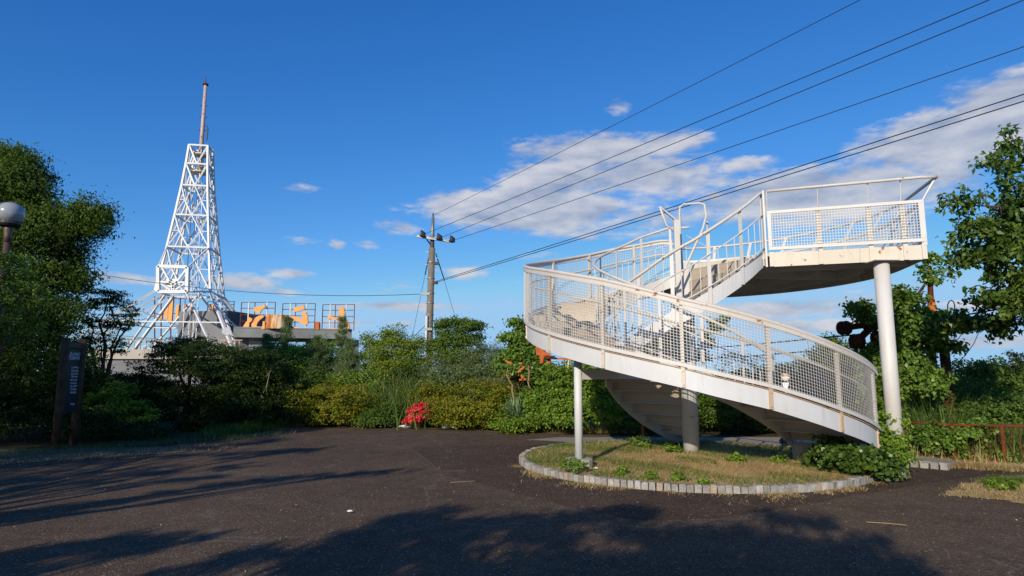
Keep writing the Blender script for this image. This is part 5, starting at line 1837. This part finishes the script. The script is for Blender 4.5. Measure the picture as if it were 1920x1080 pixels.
    shrub('weed_clump', 'dark leafy weeds crowding under the lower end of the stair', 'weeds', 1600, 9.75, [B(1580, 855, 9.8, 36, 20), B(1620, 865, 9.6, 34, 24), B(1560, 838, 10, 20, 14), B(1655, 880, 9.6, 22, 22), B(1530, 860, 10.2, 20, 10)], 'leaf_cherry', 170, 22, 0.09, 0.06, 0.048, seed=93, stem=.008)


def pine(px, top, base, d, w, lab, grp, seed):
    rng = np.random.default_rng(seed)
    b, t = at(px, base, d), at(px + 2, top, d)
    b0 = Vector((b.x, b.y, 0))
    root = thing('pine_tree', lab, 'pine', tuple(b0), grp)
    mb = MB().tube([b0, b, t], [0.05, 0.04, 0.008], 6)
    k = d / F
    tips = []
    h = (t - b).length
    z = 0.05
    while z < 1.0:
        L = w * k * (1.05 - z) * 0.95 + 0.10
        n = 6
        for i in range(n):
            a = rng.uniform(0, 6.28)
            p = b.lerp(t, z)
            q = p + Vector((math.cos(a), math.sin(a), 0.75 + rng.normal() * .15)) * L * rng.uniform(.6, 1.1)
            mb.tube([p, p.lerp(q, .5) - Vector((0, 0, .03)), q], 0.010, 3, r1=.004)
            for f in (0.35, 0.55, 0.75, 0.9, 1.0):
                tips.append(p.lerp(q, f))
        z += 0.10
    tips.append(t)
    mb.build('trunk', M['bark'], root)
    T = np.array([tuple(q) for q in tips])
    per = 20
    P = np.repeat(T, per, 0) + rng.normal(size=(len(T) * per, 3)) * 0.045
    N = norm(rng.normal(size=P.shape))
    V, Q = leaf_quads(P, N, 0.16, 0.010, -0.6, rng)
    np_mesh('needles', V, Q, M['leaf_pine'], root)


def reeds(name, label, pos, spread, n, L, Wd, seed, group=None, lean=0.35, mat='reed'):
    rng = np.random.default_rng(seed)
    b = gb(*pos)
    k = pos[1] / F
    P = np.stack([b[0] + rng.normal(size=n) * spread[0] * k * .55, b[1] + rng.normal(size=n) * spread[1], np.zeros(n)], 1)
    V, Q = blades(P, L, Wd, rng, lean, 4, 0.45)
    o = np_mesh(name, V - np.array(b), Q, M[mat])
    o.location = b
    tag(o, label, 'grass', group)
    return o


def yucca():
    c = at(968, 775, 17.5)
    b = Vector((c.x, c.y, 0))
    root = thing('yucca', 'spiky blue green yucca in front of the hedge left of the stair', 'yucca', tuple(b))
    MB().tube([b, Vector((c.x, c.y, c.z + .05))], 0.07, 8).build('stem', M['bark'], root)
    protos = []
    for v in range(3):
        L, W_ = 0.46 + .06 * v, 0.034
        vs, fs = [], []
        for i in range(6):
            t = i / 5
            w = W_ * (0.5 + 1.2 * t * (1 - t)) * (1 - t ** 3) + .002
            z = L * t
            x = -0.10 * t * t * v * .7
            vs += [(x, -w, z), (x + w * .5, 0, z), (x, w, z)]
        for i in range(5):
            for j in range(2):
                p = i * 3 + j
                fs.append((p, p + 1, p + 4, p + 3))
        me = bpy.data.meshes.new('leaf')
        me.from_pydata(vs, [], fs)
        me.materials.append(M['leaf_yucca'])
        protos.append(me)
    rng = np.random.default_rng(61)
    for h, n, dz in ((0.0, 80, 0), (0.30, 40, 0.42)):
        for i in range(n):
            f = (i + .5) / n
            th = math.radians(8 + 115 * f ** .8)
            az = i * 2.39996
            o = bpy.data.objects.new('leaf', protos[int(rng.integers(0, 3))])
            COL.objects.link(o)
            o.parent = root
            o.location = (0.05 - (0.16 if dz else 0), 0, c.z - .10 + dz * .45)
            s = float(rng.uniform(.75, 1.1)) * (.75 if dz else 1)
            o.scale = (s, s, s)
            o.rotation_euler = (0, th, az)


def leaf_object_mesh(L, Wd, m, seed):
    rng = np.random.default_rng(seed)
    vs, fs = [], []
    n = 5
    for i in range(n + 1):
        t = i / n
        w = Wd * .5 * (math.sin(math.pi * min(1, t * 1.08) ** .8) + .02) if t < 1 else .0008
        z = -0.22 * L * t * t
        vs += [(L * t, -w, z + w * .35), (L * t, 0, z), (L * t, w, z + w * .35)]
    for i in range(n):
        for j in range(2):
            p = i * 3 + j
            fs.append((p, p + 3, p + 4, p + 1))
    me = bpy.data.meshes.new('leaf')
    me.from_pydata(vs, [], fs)
    me.materials.append(m)
    return me


def hang_leaves(root, P, meshes, rng, droop=-.7, scale=(0.75, 1.15)):
    """single leaves as parts, each drooping from its own point"""
    o0 = origin_of(root)
    for p in P:
        o = bpy.data.objects.new('leaf', meshes[int(rng.integers(0, len(meshes)))])
        COL.objects.link(o)
        o.parent = root
        o.location = Vector(p) - o0
        az = rng.uniform(0, 6.28)
        o.rotation_euler = Matrix.LocRotScale(None, None, None).to_euler() if False else (float(rng.normal() * .5), float(-droop * .6 + rng.normal() * .35), float(az))
        s = float(rng.uniform(*scale))
        o.scale = (s, s, s)


def cherry():
    rng = np.random.default_rng(95)
    d = 10.2
    base = Vector((10.6, 10.9, 0))
    root = thing('cherry_tree', 'leafy tree with big drooping leaves reaching in from the right edge', 'tree', tuple(base))
    ends = [(1900, 262, 10.0), (1868, 300, 9.9), (1800, 370, 9.9), (1848, 400, 10), (1845, 470, 10.2), (1800, 487, 10.2), (1905, 430, 10.2), (1885, 540, 10.4), (1860, 565, 10.5), (1905, 590, 10.4), (1915, 350, 10),
            (1960, 300, 10.2), (1990, 420, 10.4), (2000, 550, 10.6), (1960, 500, 10.4), (1960, 620, 10.6), (1850, 600, 11.6), (1790, 610, 12.0), (1880, 620, 11.2), (1825, 440, 10)]
    knee = at(2010, 520, 10.6)
    mb = MB()
    mb.tube(bend(base, knee, .03, 6, rng), 0.14, 10, r1=0.10)
    cl = []
    for i, e in enumerate(ends):
        q = at(*e)
        pts = bend(knee, q, 0.06, 7, rng)
        mb.tube(pts, 0.035, 6, r1=.006)
        for k in range(3, 8):
            for _ in range(3):
                s = pts[k] + Vector(rng.normal(size=3) * np.array([.16, .16, .12]))
                mb.tube([pts[k], s], 0.006, 3)
                cl.append(s)
    a, b = at(1868, 392, 10), at(1838, 358, 9.9)
    mb.tube([at(1905, 405, 10), a, at(1850, 385, 9.95), b], [.016, .012, .009, .004], 5).tube([at(1850, 385, 9.95), at(1846, 352, 9.9)], .005, 4)
    C = np.array([tuple(p) for p in cl])
    blobs = [B(1880, 470, 10.2, 34, 30), B(1830, 485, 10.2, 46, 16), B(1895, 300, 10, 26, 36), B(1830, 435, 10, 32, 26), B(1905, 410, 10.2, 34, 60), B(1890, 565, 10.5, 40, 20), B(1880, 605, 11.2, 46, 14), B(1810, 382, 9.9, 18, 16), B(1805, 610, 12, 44, 16), B(1870, 520, 10.4, 26, 18)]
    V, Q, c2 = crown(blobs, 200, 20, .14, .115, .06, rng, droop=.6, upb=.4)
    per = 20
    P = np.repeat(C, per, 0) + rng.normal(size=(len(C) * per, 3)) * .07
    N = norm(rng.normal(size=P.shape) * .7 + np.array([-.2, -.4, .6]))
    V2, Q2 = leaf_quads(P, N, .115, .062, .6, rng)
    for q in c2:
        j = int(np.argmin(np.linalg.norm(C - q, axis=1)))
        mb.tube([C[j], (C[j] + q) / 2 + np.array([0, 0, .03]), q], .005, 3)
    mb.build('trunk', M['bark'], root, True)
    o = np_mesh('crown', *merge((V, Q), (V2, Q2)), M['leaf_cherry'], root)
    o['kind'] = 'stuff'
    meshes = [leaf_object_mesh(.12 + .012 * i, .062, M['leaf_cherry'], i) for i in range(3)]
    pts = np.concatenate([C, c2])
    vis = pts[rng.choice(len(pts), 290, replace=False)] + rng.normal(size=(290, 3)) * np.array([.06, .04, .05]) + np.array([0, -.08, 0])
    hang_leaves(root, vis, meshes, rng)


def vines():
    rng = np.random.default_rng(97)
    d = 13.5
    root = thing('vine', 'mass of broad leaved vine burying the rusty pylon', 'vine', gb(1720, d))
    blobs = [B(1705, 580, 13.5, 28, 36), B(1690, 560, 13.5, 22, 22), B(1715, 630, 13.3, 46, 34), B(1760, 605, 13.4, 40, 20), B(1700, 680, 13.4, 34, 44), B(1750, 650, 13.6, 20, 22), B(1800, 610, 13.3, 40, 14),
             B(1745, 520, 14, 14, 22), B(1748, 490, 14, 12, 12), B(1610, 585, 13.8, 22, 20), B(1625, 600, 13.7, 18, 14), B(1645, 660, 13.6, 28, 20), B(1640, 690, 13.4, 24, 24), B(1790, 655, 13.3, 12, 14), B(1725, 720, 13.4, 44, 30), B(1640, 730, 13.2, 20, 40)]
    V, Q, c = crown(blobs, 560, 28, .16, .095, .07, rng, droop=.5, upb=.3)
    o = np_mesh('foliage', V, Q, M['leaf_vine'], root)
    o['kind'] = 'stuff'
    mb = MB()
    for i in range(46):
        a, b = c[rng.integers(0, len(c))], c[rng.integers(0, len(c))]
        if np.linalg.norm(a - b) < 1.6:
            mb.tube(bend(a, b, -.1, 5, rng), .008, 4)
    mb.build('stems', M['bark'], root)
    meshes = [leaf_object_mesh(.10 + .015 * i, .085, M['leaf_vine'], i) for i in range(3)]
    front = c[c[:, 1] < np.median(c[:, 1])]
    pick = front[rng.choice(len(front), min(240, len(front)), replace=False)] + rng.normal(size=(min(240, len(front)), 3)) * .06 + np.array([0, -.1, 0])
    hang_leaves(root, pick, meshes, rng)


vegetation()


def ground_cover():
    rng = np.random.default_rng(101)

    def disc(n, r0, r1):
        r = np.sqrt(rng.uniform(r0 * r0, r1 * r1, n))
        a = rng.uniform(0, 6.283, n)
        x, y = PC.x + r * np.cos(a), PC.y + r * np.sin(a)
        z = 0.082 + 0.085 * (1 - (r / PR) ** 2)
        return np.stack([x, y, z], 1)
    # dry turf of the round bed, greener in patches
    P = disc(30000, 0, PR - .05)
    f = np.sin(P[:, 0] * 2.1) * np.cos(P[:, 1] * 2.7 + 1) + .6 * np.sin(P[:, 0] * 5 + P[:, 1] * 4)
    dryP = P[(f < .9)][:24000]
    V, Q = blades(dryP, .042, .006, rng, 1.3, 2, .9)
    o = np_mesh('dry_turf', V, Q, M['straw'])
    tag(o, kind='stuff')
    gp = P[(f > .15)]
    left = disc(5000, 1.4, PR - .05)
    left = left[(left[:, 0] < PC.x - 1.0)][:2200]
    edge_ = disc(3000, PR - .5, PR - .05)
    back = disc(3500, 0, PR - .1)
    back = back[back[:, 1] > PC.y - .3][:1800]
    gp = np.concatenate([gp[:8200], left, edge_[:1200], back])
    V, Q = blades(gp, .075, .007, rng, .8, 2, .6)
    o = np_mesh('green_grass', V, Q, M['grass'])
    tag(o, kind='stuff')
    # straw and grass creeping over the asphalt round the kerb
    n = 7000
    a = rng.uniform(3.3, 6.1, n)
    w = .10 + .22 * (np.sin(a * 7) * .5 + .5) * (np.sin(a * 3 + 1) * .5 + .5)
    gap = np.sin(a * 11 + 2 * np.sin(a * 5)) + .6 * np.sin(a * 29) + rng.normal(size=n) * .45
    a, w = a[gap > -.25], w[gap > -.25]
    n = len(a)
    r = PR + .07 + np.abs(rng.normal(size=n)) * w
    Pn = np.stack([PC.x + r * np.cos(a), PC.y + r * np.sin(a), np.full(n, .004)], 1)
    V, Q = blades(Pn, .04, .006, rng, 1.8, 2, .8)
    o = np_mesh('dry_turf', V, Q, M['straw'])
    tag(o, kind='stuff')
    # verges and the right hand patch

    def strip(pts, width, n, L, mat, name, lean=.8):
        pts = np.array(pts)
        seg = rng.integers(0, len(pts) - 1, n)
        t = rng.uniform(0, 1, (n, 1))
        q = pts[seg] * (1 - t) + pts[seg + 1] * t
        q = q + rng.normal(size=(n, 2)) * width
        V, Q = blades(np.concatenate([q, np.full((n, 1), .008)], 1), L, .007, rng, lean, 2, .7)
        tag(np_mesh(name, V, Q, M[mat]), kind='stuff')
    farp = gpts([(520, 800), (640, 795), (760, 796), (900, 801), (1000, 808), (1180, 812)])
    strip(farp, .18, 5000, .16, 'straw', 'dry_turf')
    strip(farp, .22, 3600, .22, 'grass', 'green_grass', .5)
    strip(gpts([(1010, 808), (1190, 808), (1320, 806), (1460, 806)]), .16, 2500, .22, 'grass', 'green_grass', .5)
    strip([(-20, 9.3), (-9.5, 11.4), (-8.1, 12.5), (-6.4, 14.2)], .35, 1200, .05, 'straw', 'dry_turf', 1.2)
    strip([(-11, 12.6), (-9.5, 13.2), (-8.3, 14.3), (-6.8, 15.9), (-6.2, 17.2)], .25, 1300, .14, 'reed', 'green_grass', .6)
    strip(gpts([(400, 818), (470, 808), (530, 800)]), .18, 2200, .30, 'grass', 'green_grass', .5)
    strip(gpts([(1850, 908), (1900, 906), (1960, 904)]), .09, 1200, .10, 'grass', 'green_grass', .7)
    strip(gpts([(1700, 870), (1800, 876), (1930, 884)]), .14, 3600, .12, 'straw', 'dry_turf', 1.2)
    # the dry patch at the right, filled edge to edge
    poly = np.array(gpts([(1775, 932), (1800, 912), (1850, 900), (1960, 892), (2050, 905), (2050, 950), (1920, 945), (1840, 934)]))
    q = np.stack([rng.uniform(poly[:, 0].min(), poly[:, 0].max(), 9000), rng.uniform(poly[:, 1].min(), poly[:, 1].max(), 9000)], 1)
    inside = np.zeros(len(q), bool)
    for a, b in zip(poly, np.roll(poly, -1, 0)):
        c = ((a[1] > q[:, 1]) != (b[1] > q[:, 1])) & (q[:, 0] < (b[0] - a[0]) * (q[:, 1] - a[1]) / (b[1] - a[1] + 1e-9) + a[0])
        inside ^= c
    q = q[inside] + rng.normal(size=(inside.sum(), 2)) * .05
    V, Q = blades(np.concatenate([q, np.full((len(q), 1), .008)], 1), .045, .006, rng, 1.6, 2, .8)
    tag(np_mesh('dry_turf', V, Q, M['straw']), kind='stuff')
    # small weeds
    g = 'small weeds around the round bed'
    for i, (px, py, z, r, lab) in enumerate((
            (1321, 914, .04, .11, 'small green weed sprouting over the kerb stones in front'), (1200, 841, .15, .22, 'leafy weed at the back of the bed left of the central pole'), (1262, 850, .15, .16, 'leafy weed touching the left foot of the central pole'),
            (1075, 884, .12, .20, 'grassy weed at the left foot of the round footing'), (1505, 858, .13, .22, 'broad leaved weed under the stair right of the bed middle'), (1272, 900, .11, .09, 'tiny weed inside the kerb near the front middle'),
            (1382, 867, .14, .14, 'low weed right of the central pole'), (1460, 868, .13, .12, 'low weed in the right half of the bed'), (1168, 888, .12, .08, 'tiny weed left of the bed middle'), (1880, 918, .02, .16, 'dark weed tuft on the dry patch at right'),
            (1220, 896, .11, .07, 'tiny weed by the kerb left of the front weed'), (1690, 862, .12, .16, 'weed at the left end of the low kerbed shelf'))):
        c = ground(px, py, z)
        rr = thing('weed', lab, 'weed', tuple(c), g)
        V, Q, _ = crown([(c.x, c.y, z + r * .45, r, r, r * .6)], int(14 + 50 * r), 14, .05, .05, .034, rng, upb=.8)
        np_mesh('foliage', V, Q, M['leaf_fresh'], rr)
        mb = MB()
        for k in range(5):
            t = rng.uniform(0, 6.28)
            mb.tube([c, c + Vector((math.cos(t) * r * .5, math.sin(t) * r * .5, r * .6))], .004, 4)
        mb.build('stems', M['leaf_fresh'], rr)
    for i, (x0, y0, x1, y1, lab) in enumerate(((1625, 979, 1700, 985, 'long dry straw lying alone on the asphalt at right'), (845, 905, 890, 902, 'dry straw lying on the asphalt left of the round bed'))):
        a, b = ground(x0, y0, .012), ground(x1, y1, .012)
        MB().tube(bend(a, b, .01, 4), .005, 4).solo('straw', M['dead'], lab, 'straw', a, 'single straws on the asphalt')
    # fallen bits on the asphalt
    n = 1500
    X = np.stack([rng.uniform(-9, 10, n), rng.uniform(2.5, 17, n), np.full(n, .010)], 1)
    keep = (np.hypot(X[:, 0] - PC.x, X[:, 1] - PC.y) > PR + .1)
    N = norm(rng.normal(size=X.shape) * .3 + np.array([0, 0, 1]))
    V, Q = leaf_quads(X[keep], N[keep], .028, .010, 0, rng)
    tag(np_mesh('fallen_leaves', V, Q, M['straw']), kind='stuff')


ground_cover()


def shade_trees():
    """trees beside and behind the camera: their shadows lie across the asphalt"""
    g = 'trees around the clearing'
    rng = np.random.default_rng(300)

    def boughs(lines):
        """leafy boughs: each follows a line whose shadow falls along the measured streak"""
        bl = []
        for pts, z, r in lines:
            P = [ground(x, y) + SUNV * (z / SUNV.z) for x, y in pts]
            for a, b in zip(P[:-1], P[1:]):
                k = max(1, int((b - a).length / (r * 1.15)))
                for i in range(k):
                    q = a.lerp(b, i / k) + Vector(rng.normal(size=3) * r * .25)
                    bl.append((q.x, q.y, q.z, r * rng.uniform(.7, 1.3), r * rng.uniform(.7, 1.3), r * .42))
        return bl
    left = boughs([([(-250, 930), (80, 895), (330, 882), (455, 884)], 3.4, .42), ([(-250, 1010), (0, 965), (240, 935), (450, 905), (600, 893), (770, 880)], 3.9, .22),
                   ([(-150, 985), (40, 965), (215, 955)], 3.3, .30), ([(-250, 880), (250, 860), (450, 852), (640, 840)], 4.3, .42), ([(0, 905), (250, 905), (460, 885)], 3.8, .3), ([(150, 850), (400, 838), (560, 822)], 4.6, .4)])
    low = boughs([([(-200, 1110), (60, 1045), (200, 1022), (370, 1010)], 3.2, .22), ([(-150, 1060), (60, 1035), (260, 1012)], 3.5, .14), ([(-100, 1085), (90, 1072)], 3.0, .2), ([(250, 1030), (380, 1020)], 3.2, .14)])
    mid = boughs([([(340, 1075), (470, 1042), (600, 1050)], 3.6, .17), ([(600, 1062), (690, 1005), (760, 970), (870, 952)], 4.0, .20), ([(640, 1040), (800, 985), (960, 980)], 3.8, .26), ([(560, 1110), (760, 1040), (900, 1010)], 3.5, .32),
                  ([(900, 985), (1060, 972), (1240, 962)], 4.2, .24), ([(760, 1120), (900, 1060), (1080, 1040), (1200, 1060)], 3.4, .42), ([(980, 1010), (1120, 1002)], 4.0, .26)])
    right = boughs([([(1180, 1000), (1330, 1000), (1480, 1010), (1560, 1030)], 4.1, .24), ([(1180, 1060), (1400, 1045), (1560, 1060), (1690, 1078)], 3.7, .36), ([(1100, 1110), (1350, 1085), (1650, 1100)], 3.3, .5), ([(1430, 970), (1500, 975), (1580, 985)], 4.5, .12), ([(1600, 1040), (1700, 1058), (1800, 1075)], 3.6, .2), ([(1620, 1010), (1680, 1018)], 4.2, .1), ([(1290, 1020), (1420, 1018)], 4.0, .2)])
    spec = [((-9.5, -0.6), left, 420, 30, .17, 'spreading tree left of the clearing'), ((-9.5, -4.0), low, 130, 28, .14, 'tree behind the clearing at the left'),
            ((-5.5, -5.5), mid, 420, 30, .17, 'tree behind the clearing in the middle'), ((-2.0, -6.0), right, 420, 30, .18, 'tree behind the clearing at the right'),
            ((-15.5, 6.0), [(-15.5, 6.0, 5.2, 2.6, 2.6, 2.0), (-14.6, 8.0, 4.6, 2.2, 2.2, 2.0), (-17, 9, 4.8, 2.4, 2.4, 2.2)], 520, 44, .3, 'dense tree beyond the left verge'),
            ((-12.6, 3.4), [(-12.9, 3.4, 4.6, 1.8, 1.6, 1.5), (-13.6, 4.6, 5.4, 1.8, 1.8, 1.4), (-12.2, 2.6, 3.2, 1.6, 1.4, 1.0)], 380, 44, .3, 'second dense tree beyond the left verge'),
            ((-12.0, 7.2), [(-12.0, 7.2, 4.6, 1.5, 1.8, 1.2), (-12.2, 8.2, 3.2, 1.5, 1.8, 1.2), (-11.8, 6.0, 3.6, 1.2, 1.2, 1.0)], 380, 44, .3, 'third dense tree beyond the left verge')]
    for i, (b, bl, n, per, cr, lab) in enumerate(spec):
        tree('shade_tree', lab, 'tree', (b[0], b[1], 0), .09 if i < 4 else .14, bl, M['leaf_mid'], M['bark'], n, per, cr, .10, .05, g, 110 + i, twigs=3, inner=.2, bottom=-1.1)


shade_trees()


def person():
    px, d = 1473, 12.9
    hd = at(px, 706, d)
    x, y = hd.x, hd.y
    f = Vector((-0.45, -0.9, 0)).normalized()          # facing the stair and the camera
    s = Vector((-f.y, f.x, 0))
    root = thing('person', 'person with dark hair, white face mask, dark jacket and white collar behind the mesh', 'person', (x, y, 0))
    H = hd.z - 0.10                                     # chin height
    q = lambda a, b, z: Vector((x, y, 0)) + s * a + f * b + Vector((0, 0, z))
    verts, edges, rad = [], [], []

    def v(p, r):
        verts.append(tuple(p - Vector((x, y, 0))))
        rad.append(r)
        return len(verts) - 1
    k = H / 1.42
    pel = v(q(0, 0, .92 * k), (.15, .11))
    ws = v(q(0, .01, 1.06 * k), (.135, .10))
    ch = v(q(0, .02, 1.24 * k), (.155, .11))
    nk = v(q(0, 0, 1.39 * k), (.06, .06))
    nk2 = v(q(0, .02, 1.46 * k), (.055, .055))
    edges += [(pel, ws), (ws, ch), (ch, nk), (nk, nk2)]
    for sg in (-1, 1):
        sh = v(q(sg * .17, 0, 1.33 * k), (.06, .06))
        el = v(q(sg * .23, -.02, 1.06 * k), (.045, .045))
        wr = v(q(sg * .20, .12, .88 * k), (.032, .032))
        edges += [(ch, sh), (sh, el), (el, wr)]
        hp = v(q(sg * .09, 0, .84 * k), (.09, .09))
        kn = v(q(sg * .10, .03, .47 * k), (.06, .06))
        an = v(q(sg * .10, -.02, .09 * k), (.042, .042))
        to = v(q(sg * .11, .14, .04), (.04, .035))
        edges += [(pel, hp), (hp, kn), (kn, an), (an, to)]
    me = bpy.data.meshes.new('body')
    me.from_pydata(verts, edges, [])
    ob = bpy.data.objects.new('body', me)
    COL.objects.link(ob)
    md = ob.modifiers.new('skin', 'SKIN')
    for i, r in enumerate(rad):
        me.skin_vertices[0].data[i].radius = r
    me.skin_vertices[0].data[0].use_root = True
    sub = ob.modifiers.new('sub', 'SUBSURF')
    sub.levels = sub.render_levels = 2
    me.materials.append(M['jacket'])
    ob.parent = root
    # head with face
    c = q(0, .03, hd.z + .01)
    mb = MB()
    vs, fs = [], []
    n, kk = 14, 20
    for i in range(n + 1):
        th = math.pi * i / n
        for j in range(kk):
            a = 2 * math.pi * j / kk
            w = 1 - .22 * max(0, -math.cos(th)) ** 1.2
            lx, ly, lz = .078 * math.sin(th) * math.cos(a) * w, .098 * math.sin(th) * math.sin(a) * w, .118 * math.cos(th)
            if math.sin(a) > .97 and 1.5 < th < 1.9:
                ly += .022
            vs.append(c + s * lx + f * ly + Vector((0, 0, lz)))
    for i in range(n):
        for j in range(kk):
            p, r = i * kk + j, i * kk + (j + 1) % kk
            fs.append((p, p + kk, r + kk, r))
    head = mb.add(vs, fs).build('head', M['skin'], root, True)
    for sg in (-1, 1):
        MB().lathe(c + s * sg * .03 + f * .088 + Vector((0, 0, .012)), [(.002, -.008), (.010, 0), (.002, .008)], 8).build('eye', M['hair'], head)
        MB().lathe(c + s * sg * .078 + Vector((0, 0, -.005)), [(.004, -.03), (.016, 0), (.006, .03)], 8).build('ear', M['skin'], head)
    hv, hf = [], []
    for i in range(9):
        th = math.pi * .62 * i / 8
        for j in range(kk):
            a = 2 * math.pi * j / kk
            lim = 1.0 if math.sin(a) < .35 else .58
            t2 = th * lim
            w = 1.12 + .03 * math.sin(5 * a + i)
            hv.append(c + s * .08 * math.sin(t2) * math.cos(a) * w + f * (.10 * math.sin(t2) * math.sin(a) * w - .006) + Vector((0, 0, .126 * math.cos(t2) + .004)))
    for i in range(8):
        for j in range(kk):
            p, r = i * kk + j, i * kk + (j + 1) % kk
            hf.append((p, p + kk, r + kk, r))
    MB().add(hv, hf).build('hair', M['hair'], head, True)
    mv, mf = [], []
    for i in range(5):
        z = -.012 - .075 * i / 4
        for j in range(9):
            a = math.radians(25 + 130 * j / 8)
            r = 1.10 + .12 * math.sin(math.pi * j / 8) * math.sin(math.pi * (i + .5) / 5)
            w = 1 - .5 * max(0, -z / .118 - .3)
            mv.append(c + s * .078 * math.cos(a) * r * w + f * .098 * math.sin(a) * r * w + Vector((0, 0, z)))
    for i in range(4):
        for j in range(8):
            p = i * 9 + j
            mf.append((p, p + 9, p + 10, p + 1))
    MB().add(mv, mf).build('face_mask', M['cloth_white'], head, True)
    MB().prism([q(-.065, .115, 1.40 * k), q(.065, .115, 1.40 * k), q(.01, .155, 1.20 * k), q(-.01, .155, 1.20 * k)], f * .012).build('shirt_front', M['cloth_white'], root)
    # hands: palm, four fingers, thumb
    for sg in (-1, 1):
        w = q(sg * .20, .12, .88 * k)
        mb = MB()
        mb.tube([w + Vector((0, 0, .01)), w + f * .03 + Vector((0, 0, -.08))], [.028, .036], 8)
        for i in range(4):
            o = (i - 1.5) * .017
            p0 = w + f * (.03 + o) + Vector((0, 0, -.075))
            ln = (.062, .072, .068, .052)[i]
            mb.tube([p0, p0 - s * sg * .008 + Vector((0, 0, -ln * .55)), p0 - s * sg * .03 + Vector((0, 0, -ln))], [.009, .008, .006], 6)
        mb.tube([w + f * .045 + Vector((0, 0, -.02)), w + f * .075 - s * sg * .015 + Vector((0, 0, -.055)), w + f * .08 - s * sg * .03 + Vector((0, 0, -.085))], [.011, .010, .007], 6)
        mb.build('hand', M['skin'], root, True)


person()
